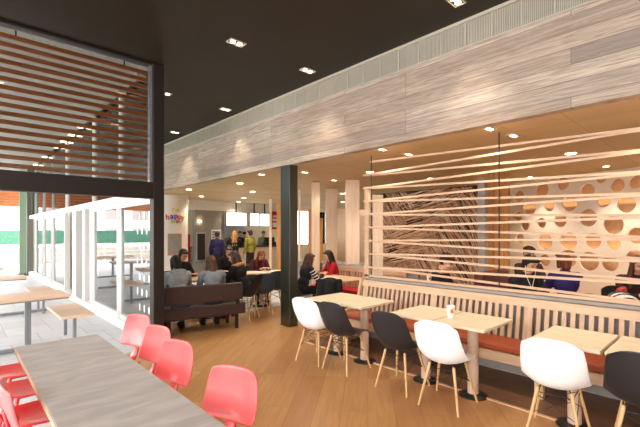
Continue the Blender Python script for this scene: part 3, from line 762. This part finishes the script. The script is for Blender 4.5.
# wall-washer grazing the panel
for s_ in (.9, 2.4):
    p = WA+wd*s_+wn*.55
    t = empty('round_downlight', (p.x, p.y, TZ), 0, 'small downlight washing the wall of holes, %s' % ('left one' if s_ < 1 else 'right one'), 'ceiling light', 'wall washers')
    MB().lathe([(.06, -.01), (.06, 0)], n=20).build('trim_ring', 'lamp_trim', t)
    MB().lathe([(.045, -.014), (.045, -.01)], n=20).build('lamp', 'lamp', t)
    light('spot_light', 'SPOT', (0, 0, -.03), 75, (1, .88, .72), .05, 100, .7, parent=t, rot=(0, 0, 0))

# ------------------------------------------------------------------ white drum with sign, back service wall
DR = .50; DX, DY = 5.15, 12.56
t = empty('drum_wall', (DX, DY, 0), 0, 'white cylindrical drum wall carrying the colourful sign', 'wall')
MB().lathe([(DR, 0), (DR, TZ)], n=64).build('drum', 'cyl_paint', t)
vd = math.atan2(-DY, -DX)      # angle towards the camera
def on_drum(s_, z0, w, h, name, mat, off=.012, parent=None):
    vs = []; n = 8
    for i in range(n+1):
        a = vd+(s_-w/2+w*i/n)/DR
        vs += [((DR+off)*math.cos(a), (DR+off)*math.sin(a), z0), ((DR+off)*math.cos(a), (DR+off)*math.sin(a), z0+h)]
    mb = MB(); mb.add(vs, [(2*i, 2*i+1, 2*i+3, 2*i+2) for i in range(n)])
    o = mb.build(name, mat, parent); modmesh(o, ('SOLIDIFY', dict(thickness=.01, offset=0))); return o
on_drum(.10, .9, .42, .68, 'glazed_hatch', 'brown_wood', .012, t)
on_drum(.10, .95, .36, .58, 'hatch_pane', 'slat_gap', .02, t)
sg = empty('drum_sign', (DX, DY, 0), 0, 'colourful lettering reading happy on the white drum', 'sign')
SC = [('I\'m', [(240, 205, 30), (236, 196, 20), (200, 210, 40)], 2.26, .17, .035), ('happy', [(226, 60, 90), (70, 110, 200), (150, 90, 180), (230, 80, 70), (170, 190, 60)], 2.06, .24, .0), ('to be', [(140, 190, 80), (200, 190, 60), (0, 0, 0), (226, 70, 60), (120, 100, 190)], 1.93, .13, .01)]
for wi, (txt, cs, zb, size, off) in enumerate(SC):
    wds = {'I\'m': [.05, .05, .16], 'happy': [.13]*5, 'to be': [.06, .075, .03, .08, .08]}[txt]
    tot = sum(wds); x = -tot/2
    for ch, c, wd_ in zip(txt, cs, wds):
        if ch != ' ':
            cu = bpy.data.curves.new('t', 'FONT'); cu.body = ch; cu.size = size; cu.extrude = .006; cu.offset = .006; cu.align_x = 'CENTER'
            to = bpy.data.objects.new('t', cu); col.objects.link(to); dg = bpy.context.evaluated_depsgraph_get(); dg.update()
            me2 = bpy.data.meshes.new_from_object(to.evaluated_get(dg)); bpy.data.objects.remove(to)
            key = 'ink_%d_%d_%d' % c
            if key not in M: M[key] = plain(key, c, .5, var=.01)
            me2.materials.clear(); me2.materials.append(M[key])
            lo = bpy.data.objects.new('letter', me2); col.objects.link(lo); lo.parent = sg
            xm = x+wd_/2; a = vd+(xm*.93+.13)/DR
            lo.location = ((DR+.012)*math.cos(a), (DR+.012)*math.sin(a), zb-.35*abs(xm)**1.5 + random.uniform(-.012, .012))
            lo.rotation_euler = (PI/2, random.uniform(-.1, .1), a+PI/2)
        x += wd_

# service wall between drum and kitchen at Y = 13.6
YW = 13.62
struct(MB().box((6.44, YW, 0), (7.64, YW+.15, TZ-.3)).build('wall_service', 'wall_grey'))
struct(MB().box((5.6, 14.6, 0), (6.5, 14.7, TZ)).build('wall_recess', 'dark_recess'))
tag(MB().box((6.15, 14.0, 0), (6.45, 14.5, 1.55), .02).build('vending_cabinet', 'redbox'), 'red illuminated cabinet in the dark gap beside the drum', 'cabinet')
t = empty('wall_niche', (6.68, YW, 0), 0, 'dark framed glass hatch in the grey-brown service wall', 'hatch')
MB().box((-.19, -.03, .55), (.19, 0, 1.62), .004).build('frame', 'alu', t); MB().box((-.15, -.04, .6), (.15, -.03, 1.57)).build('pane', 'dark_recess', t)
t = empty('notice_board', (7.3, YW, 0), 0, 'white framed notice board on the grey service wall', 'sign')
bd = MB().box((-.2, -.02, 1.15), (.2, 0, 1.72)).build('board', 'paper', t)
b_ = MB()
for k in range(5): b_.box((-.17, -.026, 1.2+k*.1), (-.02, -.02, 1.27+k*.1)).box((.02, -.026, 1.2+k*.1), (.17, -.02, 1.27+k*.1))
b_.build('notices', 'wall_grey', bd)
tag(MB().lathe([(.05, 0), (.05, .05)], n=14).build('wall_lamp', 'lamp', None, (6.62, YW-.06, 2.0)), 'small warm lamp on the grey-brown service wall', 'lamp')
# menu screens
for i, (a, b, lab) in enumerate([(7.66, 8.58, 'bright white menu screen over the counter, leftmost'), (8.72, 9.20, 'narrow bright menu screen over the counter, middle'), (9.22, 9.74, 'bright menu screen over the counter, rightmost')]):
    t = empty('menu_screen', ((a+b)/2, 13.5, 1.86), 0, lab, 'screen', 'menu screens above the counter'); w = (b-a)/2
    cs_ = MB().box((-w, 0, 0), (w, .06, .54), .005).build('casing', 'black_plastic', t)
    MB().box((-w+.02, -.008, .02), (w-.02, 0, .52)).build('display', 'screen', cs_)
    MB().box((-.02, .02, .54), (.02, .05, .94)).build('bracket', 'black_plastic', t)
t = empty('red_menu_board', (10.0, 13.5, 1.75), 0, 'red and white menu board right of the screens', 'sign')
MB().box((-.2, 0, 0), (.2, .05, .75)).build('board', 'redbox', t)
MB().box((-.14, -.01, .08), (.14, 0, .28)).box((-.14, -.01, .34), (.14, 0, .44)).box((-.1, -.01, .5), (.1, 0, .6)).build('panel', 'paper', t)
# counter
t = empty('service_counter', (7.66, 13.3, 0), 0, 'beige service counter with dark top beneath the menu screens', 'counter')
MB().box((0, 0, 0), (3.6, .6, 1.02)).build('counter_front', 'counter', t)
MB().box((-.05, -.04, 1.02), (3.65, .64, 1.07), .005).build('counter_top', 'black_plastic', t)
for i, (x, w, lab) in enumerate([(7.9, .28, 'black till on the counter, leftmost'), (8.7, .3, 'black till beside the olive-jacketed customer'), (9.75, .5, 'large black machine at the right end of the counter')]):
    t = empty('cash_register', (x, 13.55, 1.07), 0, lab, 'till', 'black tills on the counter')
    MB().box((-w/2, -.12, 0), (w/2, .12, .14), .01).build('till_base', 'black_plastic', t)
    MB().box((-w/2, 0, .14), (w/2, .05, .34), .01).build('till_display', 'black_plastic', t)
# low black counter piece left
tag(MB().box((7.0, 12.9, 0), (7.62, 13.5, 1.1), .01).build('dark_cabinet', 'black_plastic'), 'dark low cabinet below the notice board', 'cabinet')
# kitchen shelves
t = empty('kitchen_unit', (8.9, 16.2, 0), 0, 'stainless kitchen unit behind the counter staff', 'kitchen unit')
MB().box((-1.4, -.3, 0), (2.6, .25, 1.0)).build('body', 'alu', t); MB().box((-.3, -.2, 1.35), (1.2, .25, 2.0)).build('extractor', 'alu', t)

# booth furniture behind the partition
t = empty('booth_sofa', (5.45, 1.80, 0), 0, 'maroon booth sofa behind the laths near the honey columns', 'sofa')
MB().box((-.1, .1, .0), (.8, .62, .45), .03).build('seat', 'maroon', t); MB().box((-.1, .62, .1), (.8, .77, 1.06), .04).build('backrest', 'maroon', t)
tag(MB().box((0, 0, .40), (.30, .08, .93), .03).box((0, 0, .0), (.30, .34, .42), .03).build('red_armchair', 'redbox', None, (6.02, .98, 0)), 'boxy red chair back seen under the laths at right', 'chair')
back_table((5.5, 1.2, 0), 0, 'wooden table behind the partition at right', .7, 1.5, 'oak', 1)
back_table((5.35, 2.75, 0), 0, 'wooden table behind the partition near the ledge cup', .6, .6, 'oak', 1)
for k, (x, y) in enumerate([(5.25, 1.46), (5.33, 1.38)]):
    cup(x, y, .75, 'white paper cup on table behind the laths, %s' % ('left of the pair' if k == 0 else 'right of the pair'), 'red_mark', False)
t = empty('striped_bag', (5.5, .90, .75), .4, 'white and black striped bag on the table at far right', 'bag')
b_ = MB(); b_.ell((0, 0, .1), (.26, .14, .10), 24, 12); b_.build('bag_body', 'paper', t)
for k in range(5):
    s = MB(); s.tube([((.27*math.sin(a))*1.0*math.sqrt(max(0, 1-((k-2)*.3)**2))*0+(-.2+k*.1), .145*math.cos(a)*math.sqrt(max(.1, 1-((-.2+k*.1)/.26)**2)), .1+.105*math.sin(a)*math.sqrt(max(.1, 1-((-.2+k*.1)/.26)**2))) for a in [i*PI/8 for i in range(17)]], .008, 6)
    s.build('stripe', 'black_plastic', t)

# ------------------------------------------------------------------ PEOPLE
def cloth(c):
    key = 'cloth_%d_%d_%d' % c
    if key not in M: M[key] = plain(key, c, .8, var=.12, scale=14, spec=.2, bump=.15)
    return key
def hairm(c):
    key = 'hair_%d_%d_%d' % c
    if key not in M: M[key] = wood(key, tuple(int(v*.7) for v in c), tuple(min(255, int(v*1.15)) for v in c), .45, (14, 14, 2), 3, .4)
    return key
def person(loc, rz, label, jacket, trousers, hair, hstyle='long', seat=.45, stand=False, lean=.12, head=(0, 0), arms='table', size=1.0, extra=None, group=None):
    """faces +Y locally; origin on the floor under the hips"""
    t = empty('person', loc, rz, label, 'person', group)
    S = size
    if stand:
        hip = Vector((0, 0, .90*S)); knees = [Vector((sx*.1*S, .03, .49*S)) for sx in (-1, 1)]; ank = [Vector((sx*.11*S, -.01, .08)) for sx in (-1, 1)]
    else:
        hip = Vector((0, 0, seat+.10)); knees = [Vector((sx*.12*S, .43*S, seat+.07)) for sx in (-1, 1)]; ank = [Vector((sx*.13*S, .40*S, .08)) for sx in (-1, 1)]
    d = Vector((0, math.sin(lean), math.cos(lean)))
    fw = Vector((0, math.cos(lean), -math.sin(lean)))
    waist = hip+d*.16*S; chest = hip+d*.36*S; shc = hip+d*.47*S; neck = hip+d*.53*S+fw*.01
    hp, hyaw = head
    hd = Matrix.Rotation(hyaw, 3, 'Z') @ Matrix.Rotation(-lean*.6-hp, 3, 'X')
    hc = neck+Vector((0, math.sin(lean+hp*.6), math.cos(lean+hp*.6)))*.155*S
    sho = [shc+Vector((sx*.175*S, 0, -.01)) for sx in (-1, 1)]
    elb, wri = [], []
    for i, sx in enumerate((-1, 1)):
        a = arms if isinstance(arms, str) else arms[i]
        if a == 'table':
            e = sho[i]+Vector((sx*.05, .12, -.25*S)); w = e+Vector((-sx*.12, .21, .04)); w.z = max(w.z, .80)
        elif a == 'face':
            e = sho[i]+Vector((sx*.02, .22, -.18*S)); w = e+Vector((-sx*.08, .04, .22))
        elif a == 'fwd':
            e = sho[i]+Vector((sx*.04, .14, -.22*S)); w = e+Vector((-sx*.06, .23, .06))
        else:
            e = sho[i]+Vector((sx*.06, -.02, -.28*S)); w = e+Vector((0, .09, -.23*S))
        elb.append(e); wri.append(w)
    b = MB()
    # pelvis, trunk
    b.ell(hip, (.15*S, .11*S, .12*S)); b.cap(hip, waist, .115*S, .105*S); b.ell(waist, (.135*S, .095*S, .12*S)); b.ell(chest, (.155*S, .105*S, .15*S)); b.cap(chest, shc, .12*S, .085*S)
    b.cap(sho[0], sho[1], .052*S, .052*S); b.cap(shc, neck+Vector((0, 0, .05)), .055*S, .048*S)
    for i, sx in enumerate((-1, 1)):
        hj = hip+Vector((sx*.085*S, 0, -.02))
        b.cap(hj, knees[i], .082*S, .056*S); b.cap(knees[i], ank[i], .054*S, .036*S); b.cap(ank[i]+Vector((0, -.02, -.035)), ank[i]+Vector((0, .13, -.045)), .034, .028)
        b.cap(sho[i], elb[i], .048*S, .038*S); b.cap(elb[i], wri[i], .037*S, .026*S)
        # hand
        hdv = (wri[i]-elb[i]).normalized(); side = hdv.cross(Vector((0, 0, 1)))
        side = side.normalized() if side.length > .1 else Vector((1, 0, 0)); nrm = side.cross(hdv)
        pc = wri[i]+hdv*.05; rot = Matrix((side, hdv, nrm)).transposed()
        b.ell(pc, (.038, .05, .015), rot=rot); b.cap(wri[i], pc, .024, .016)
        for k, fl in enumerate((.062, .072, .067, .052)):
            r0 = pc+hdv*.036+side*(-.029+k*.0193)
            m1 = r0+hdv*fl*.55-nrm*.008; e1 = m1+(hdv*.7-nrm*.7).normalized()*fl*.45
            b.cap(r0, m1, .0085, .008, 6); b.cap(m1, e1, .008, .0068, 6)
        th = pc-hdv*.02-side*sx*-.03*-1; t1 = th+(hdv*.6-side*sx*.8).normalized()*.04; b.cap(th, t1, .0105, .009, 6); b.cap(t1, t1+(hdv*.9-side*sx*.25-nrm*.2).normalized()*.03, .009, .0075, 6)
    # head
    HX = lambda v: hc+hd @ (Vector(v)*S)
    b.cap(neck, HX((0, -.01, -.03)), .05*S, .052*S)
    b.ell(HX((0, -.012, .028)), (.075*S, .094*S, .088*S), 20, 14, rot=hd)
    b.ell(HX((0, .012, -.03)), (.060*S, .072*S, .078*S), 18, 12, rot=hd)
    b.ell(HX((0, .045, -.085)), (.03*S, .028*S, .022*S), 12, 8, rot=hd)      # chin
    b.cap(HX((0, .08, .012)), HX((0, .102, -.022)), .009*S, .014*S, 8)        # nose
    for sx in (-1, 1):
        b.ell(HX((sx*.074, -.01, -.005)), (.012*S, .02*S, .032*S), 10, 8, rot=hd)
        b.ell(HX((sx*.033, .066, -.03)), (.024*S, .02*S, .022*S), 10, 8, rot=hd)  # cheeks
    o = b.build('body', 'skin', t)
    modmesh(o, ('REMESH', dict(mode='VOXEL', voxel_size=.0078, use_smooth_shade=True)), ('SMOOTH', dict(factor=.5, iterations=2)))
    for sx in (-1, 1):
        MB().ell(HX((sx*.031, .079, .008)), (.0125*S, .008*S, .0065*S), 10, 6, rot=hd).build('eye', 'eye', t)
        MB().cap(HX((sx*.018, .084, .026)), HX((sx*.046, .076, .027)), .0035, .003, 6).build('eyebrow', hairm(hair), t)
    MB().ell(HX((0, .083, -.052)), (.022*S, .009*S, .007*S), 12, 6, rot=hd).build('mouth', 'lip', t)
    # jacket
    j = MB(); g = .014
    j.ell(hip+d*.03, (.165*S, .128*S, .11*S)); j.cap(hip+d*.05, waist, .125*S, .12*S); j.ell(waist, (.155*S, .12*S, .13*S)); j.ell(chest, (.175*S, .13*S, .16*S)); j.cap(chest, shc, .135*S, .10*S)
    j.cap(sho[0], sho[1], .066*S, .066*S); j.cap(shc, neck+Vector((0, -.01, -.005)), .085*S, .066*S)
    for i in range(2):
        j.cap(sho[i], elb[i], .064*S, .054*S); j.cap(elb[i], wri[i]-(wri[i]-elb[i]).normalized()*.03, .053*S, .038*S)
        f1 = elb[i].lerp(wri[i], .35); j.ell(f1, (.052, .052, .046), 10, 6)
    o = jk = j.build('jacket', cloth(jacket), t); modmesh(o, ('REMESH', dict(mode='VOXEL', voxel_size=.012, use_smooth_shade=True)), ('SMOOTH', dict(factor=.5, iterations=3)))
    if extra == 'hood' or extra == 'fur':
        hcx = neck+Vector((0, -.075, -.02))
        hb_ = MB()
        n = 20
        pts = [neck+Vector((.115*math.sin(2*PI*k/n), -.035-.085*math.cos(2*PI*k/n), -.015+.03*math.cos(2*PI*k/n))) for k in range(n+1)]
        hb_.tube(pts, .038 if extra == 'fur' else .034, 10)
        if extra == 'hood': hb_.ell(neck+Vector((0, -.12, -.06)), (.115, .06, .085), 16, 10)
        o = hb_.build('hood' if extra == 'hood' else 'fur_collar', cloth(jacket) if extra == 'hood' else cloth((190, 140, 86)), jk)
        modmesh(o, ('REMESH', dict(mode='VOXEL', voxel_size=.01, use_smooth_shade=True)), ('SMOOTH', dict(factor=.5, iterations=2)))
    if extra == 'stripes':
        for i in range(2):
            for k in range(4):
                c = sho[i].lerp(elb[i], .15+k*.22); dd = (elb[i]-sho[i]).normalized()
                MB().cone(c-dd*.009, c+dd*.009, .067*S-k*.002, .067*S-k*.002, 18).build('stripe', 'paper', jk)
    if extra == 'earbuds':
        for sx in (-1, 1):
            MB().tube([HX((sx*.082, .01, -.01)), HX((sx*.07, .06, -.12)), chest+Vector((sx*.01, .14, .0))], .004, 6).build('earphone_wire', 'paper', t)
    if extra == 'scarf':
        n = 18; pts = [neck+Vector((.09*math.sin(2*PI*k/n), -.0-.08*math.cos(2*PI*k/n), .0)) for k in range(n+1)]
        MB().tube(pts, .032, 10).build('scarf', cloth((170, 130, 90)), t)
    # trousers
    q = MB(); q.ell(hip, (.16*S, .12*S, .125*S))
    for i, sx in enumerate((-1, 1)):
        hj = hip+Vector((sx*.085*S, 0, -.02))
        q.cap(hj, knees[i], .093*S, .068*S); q.cap(knees[i], ank[i]+Vector((0, 0, .03)), .066*S, .052*S)
    o = q.build('trousers', cloth(trousers), t); modmesh(o, ('REMESH', dict(mode='VOXEL', voxel_size=.014, use_smooth_shade=True)), ('SMOOTH', dict(factor=.5, iterations=3)))
    for i in range(2):
        sh = MB(); a = ank[i]; sh.cap(Vector((a.x, a.y-.035, .045)), Vector((a.x, a.y+.15, .038)), .044, .037, 12)
        sh.cap(Vector((a.x, a.y-.02, .05)), Vector((a.x, a.y-.015, .10)), .042, .045, 12)
        for vi, v in enumerate(sh.v):
            if v[2] < .004: sh.v[vi] = (v[0], v[1], .004)
        sh.build('shoe', cloth((50, 46, 46)), t)
    # hair
    h = MB()
    if hstyle == 'cap':
        h.ell(HX((0, -.012, .05)), (.086*S, .104*S, .075*S), 20, 12, rot=hd); h.ell(HX((0, -.04, .0)), (.08*S, .075*S, .07*S), 16, 10, rot=hd)
    else:
        h.ell(HX((0, -.028, .042)), (.088*S, .098*S, .090*S), 20, 12, rot=hd); h.ell(HX((0, -.05, .0)), (.086*S, .075*S, .085*S), 18, 12, rot=hd)
    if hstyle == 'long':
        for sx in (-1, 1):
            h.cap(HX((sx*.062, -.01, .03)), neck+Vector((sx*.085, -.0, -.06)), .034*S, .04*S); h.cap(neck+Vector((sx*.085, 0, -.06)), neck+Vector((sx*.085, .03, -.17)), .04*S, .022*S)
        h.cap(HX((0, -.07, .0)), neck+Vector((0, -.085, -.1)), .075*S, .08*S); h.cap(neck+Vector((0, -.085, -.10)), neck+Vector((0, -.10, -.22)), .075*S, .04*S)
        h.cap(neck+Vector((-.05, -.09, -.1)), neck+Vector((-.06, -.10, -.24)), .05*S, .03*S); h.cap(neck+Vector((.05, -.09, -.1)), neck+Vector((.06, -.10, -.22)), .05*S, .03*S)
    elif hstyle == 'bob':
        for sx in (-1, 1): h.cap(HX((sx*.065, -.015, .02)), HX((sx*.072, -.01, -.08)), .032*S, .028*S)
        h.cap(HX((0, -.06, 0)), HX((0, -.07, -.09)), .075*S, .06*S)
    h.ell(HX((.03, .055, .085)), (.05*S, .032*S, .022*S), 12, 8, rot=hd); h.ell(HX((-.03, .055, .082)), (.05*S, .032*S, .022*S), 12, 8, rot=hd)
    o = h.build('hair', hairm(hair), t); modmesh(o, ('REMESH', dict(mode='VOXEL', voxel_size=.009, use_smooth_shade=True)), ('SMOOTH', dict(factor=.4, iterations=2)))
    if hstyle == 'cap':
        MB().ell(HX((0, -.012, .065)), (.09*S, .108*S, .07*S), 20, 12, rot=hd).ell(HX((0, .10, .05)), (.065*S, .06*S, .008*S), 16, 6, rot=hd).build('cap', cloth((60, 44, 38)), t)
    return t
DK = (34, 30, 32)
D = PI/180
def seated_on(o, z): return o
# brown bench group
person((2.66, 6.12, 0), BA+.05, 'person in light grey hoodie sitting on the brown bench, back turned', (170, 172, 178), (120, 130, 150), (30, 24, 24), 'bob', .42, lean=.42, head=(.2, 0), extra='hood', arms='table', size=.97)
person((3.20, 6.02, 0), BA-.1, 'person with long wavy brown hair and grey top on the brown bench', (140, 142, 150), (70, 76, 96), (96, 62, 42), 'long', .42, lean=.40, head=(.2, 0), size=.93)
person((4.00, 6.33, 0), .5, 'person in black coat with fur collar beside the brown bench', (36, 32, 34), (40, 38, 44), (70, 44, 36), 'long', .45, lean=.38, extra='fur', head=(.1, .3), size=.95)
person((3.30, 7.75, 0), PI+.2, 'dark-haired person in black facing the brown bench from across the table', (36, 34, 38), (40, 40, 46), (44, 30, 26), 'bob', .45, lean=.25, head=(.3, 0), size=.95)
person((2.72, 7.85, 0), PI+.0, 'person half hidden by the screen post across the table', (90, 60, 60), (40, 40, 46), (36, 26, 24), 'bob', .45, lean=.2, head=(.1, 0))
# back table group
person((5.22, 7.82, 0), PI-.2, 'red-haired person bent over the table with white papers', (80, 34, 46), (40, 34, 40), (140, 62, 34), 'long', .45, lean=.46, head=(.5, 0), size=.93)
person((4.45, 7.75, 0), PI-.5, 'dark-haired person in black at the far side of the back table', (38, 30, 34), (44, 40, 48), (52, 32, 28), 'long', .45, lean=.25, head=(.2, .2))
# at the counter
person((6.62, 12.28, 0), -.6, 'customer in navy jacket with short black hair near the notice board', (48, 44, 84), (40, 40, 56), (28, 22, 24), 'short', stand=True, lean=.05, arms='down', size=.97)
person((7.1, 11.95, 0), -.5, 'blonde customer in black coat at the counter', (36, 30, 32), (36, 34, 42), (200, 146, 78), 'long', stand=True, lean=.05, arms='fwd', size=.98)
person((7.75, 11.95, 0), .2, 'customer in olive green jacket at the counter', (150, 142, 60), (60, 50, 40), (66, 44, 32), 'short', stand=True, lean=.04, arms='down', size=1.0)
person((8.75, 14.3, 0), PI-.4, 'counter staff member in dark top left of the olive-jacketed customer', (60, 56, 56), (50, 50, 56), (90, 60, 40), 'short', stand=True, arms='fwd', size=.98)
person((9.35, 14.9, 0), PI-.5, 'counter staff member with dark cap behind the counter', (120, 60, 70), (50, 50, 56), (50, 30, 30), 'cap', stand=True, arms='fwd', size=.96)
person((9.95, 14.3, 0), PI-.6, 'counter staff member in pale top at the right end', (150, 160, 120), (50, 50, 56), (60, 40, 34), 'short', stand=True, arms='fwd', size=.98)
# right of the column
person((4.84, 5.70, 0), -1.75, 'person in black and white striped top beside the green column', (44, 42, 46), (36, 36, 40), (90, 58, 42), 'long', .44, lean=.3, extra='stripes', size=.88, head=(.1, 0))
person((5.95, 5.85, 0), 1.15, 'woman with dark hair and red jacket on the second slatted bench', (176, 34, 48), (36, 32, 36), (44, 28, 26), 'long', .45, lean=.3, head=(.15, 0), size=.9)
# behind the laths
person((5.22, 3.15, 0), -PI/2-1.5, 'person in dark coat and patterned scarf behind the ledge cup', (50, 40, 38), (40, 36, 40), (34, 26, 26), 'cap', .45, lean=.3, head=(.3, .3), extra='scarf')
person((5.75, 2.08, 0), PI-.6, 'black-haired person with white earphones behind the laths', (40, 38, 44), (40, 36, 40), (24, 20, 22), 'bob', .45, lean=.25, head=(.35, 0), extra='earbuds', arms='table')
person((7.2, 2.5, 0), PI-.75, 'person in dark cap sitting further back near the wall of holes', (70, 50, 44), (40, 36, 40), (60, 40, 30), 'cap', .48, lean=.1, head=(0, 0))
person((6.25, 1.62, 0), -.8, 'person with red-brown hair in purple top, back turned', (60, 46, 110), (40, 36, 40), (120, 60, 36), 'bob', .45, lean=.2, arms=('table', 'face'))
person((6.98, 1.08, 0), PI-.95, 'person with long brown hair resting a cheek on a hand at far right', (60, 38, 36), (40, 36, 40), (96, 54, 36), 'long', .45, lean=.35, head=(.15, -.1), arms=('face', 'table'))
# seats they sit on
stool0 = make_shell_chair('black_shell', 'black shell chair under the fur-collared person', 'shell chairs under the diners', (4.00, 6.36, 0), .5)
for x, y, rz, lab in [(3.30, 7.78, PI+.2, 'black shell chair across from the brown bench, right'), (2.72, 7.88, PI, 'black shell chair across from the brown bench, left'),
                      (5.22, 7.85, PI-.2, 'black shell chair under the red-haired diner'), (4.45, 7.78, PI-.5, 'black shell chair under the dark-haired diner at back'),
                      (7.2, 2.53, PI-.75, 'black shell chair under the person in dark cap'), (6.23, 1.60, -.8, 'black shell chair under the person in purple'),
                      (7.0, 1.10, PI-.95, 'black shell chair under the long-haired person at far right'), (5.25, 3.15, -PI/2-1.5, 'black shell chair under the scarfed person')]:
    copy_tree(stool0, (x, y, 0), rz, lab)
# black coat over chair
ct = MB()
ct.cap((-.17, -.285, .80), (.17, -.285, .80), .045, .045); ct.cap((-.15, -.30, .72), (-.17, -.31, .22), .065, .05); ct.cap((.15, -.30, .72), (.19, -.32, .30), .065, .05)
ct.cap((0, -.31, .74), (.02, -.33, .20), .11, .13); ct.cap((-.08, -.32, .4), (-.1, -.34, .14), .09, .07); ct.cap((.1, -.32, .4), (.12, -.33, .17), .08, .08); ct.ell((0, -.27, .83), (.12, .05, .04))
co_ = ct.build('black_coat', cloth((30, 28, 30)), None, (4.80, 4.90, 0), -.75); modmesh(co_, ('REMESH', dict(mode='VOXEL', voxel_size=.012, use_smooth_shade=True)), ('SMOOTH', dict(factor=.5, iterations=3)))
tag(co_, 'black coat draped over chair right of the green column', 'coat')

# ------------------------------------------------------------------ LIGHTING
wld = bpy.data.worlds.new('world'); sc.world = wld; wld.use_nodes = True
N = wld.node_tree.nodes; L = wld.node_tree.links; bg = N['Background']
bg.inputs['Color'].default_value = (1, .985, .97, 1); bg.inputs['Strength'].default_value = 6
vs = sc.view_settings
vs.view_transform = 'Standard'; vs.look = 'None'; vs.gamma = 1; vs.use_curve_mapping = False; vs.exposure = 0.5
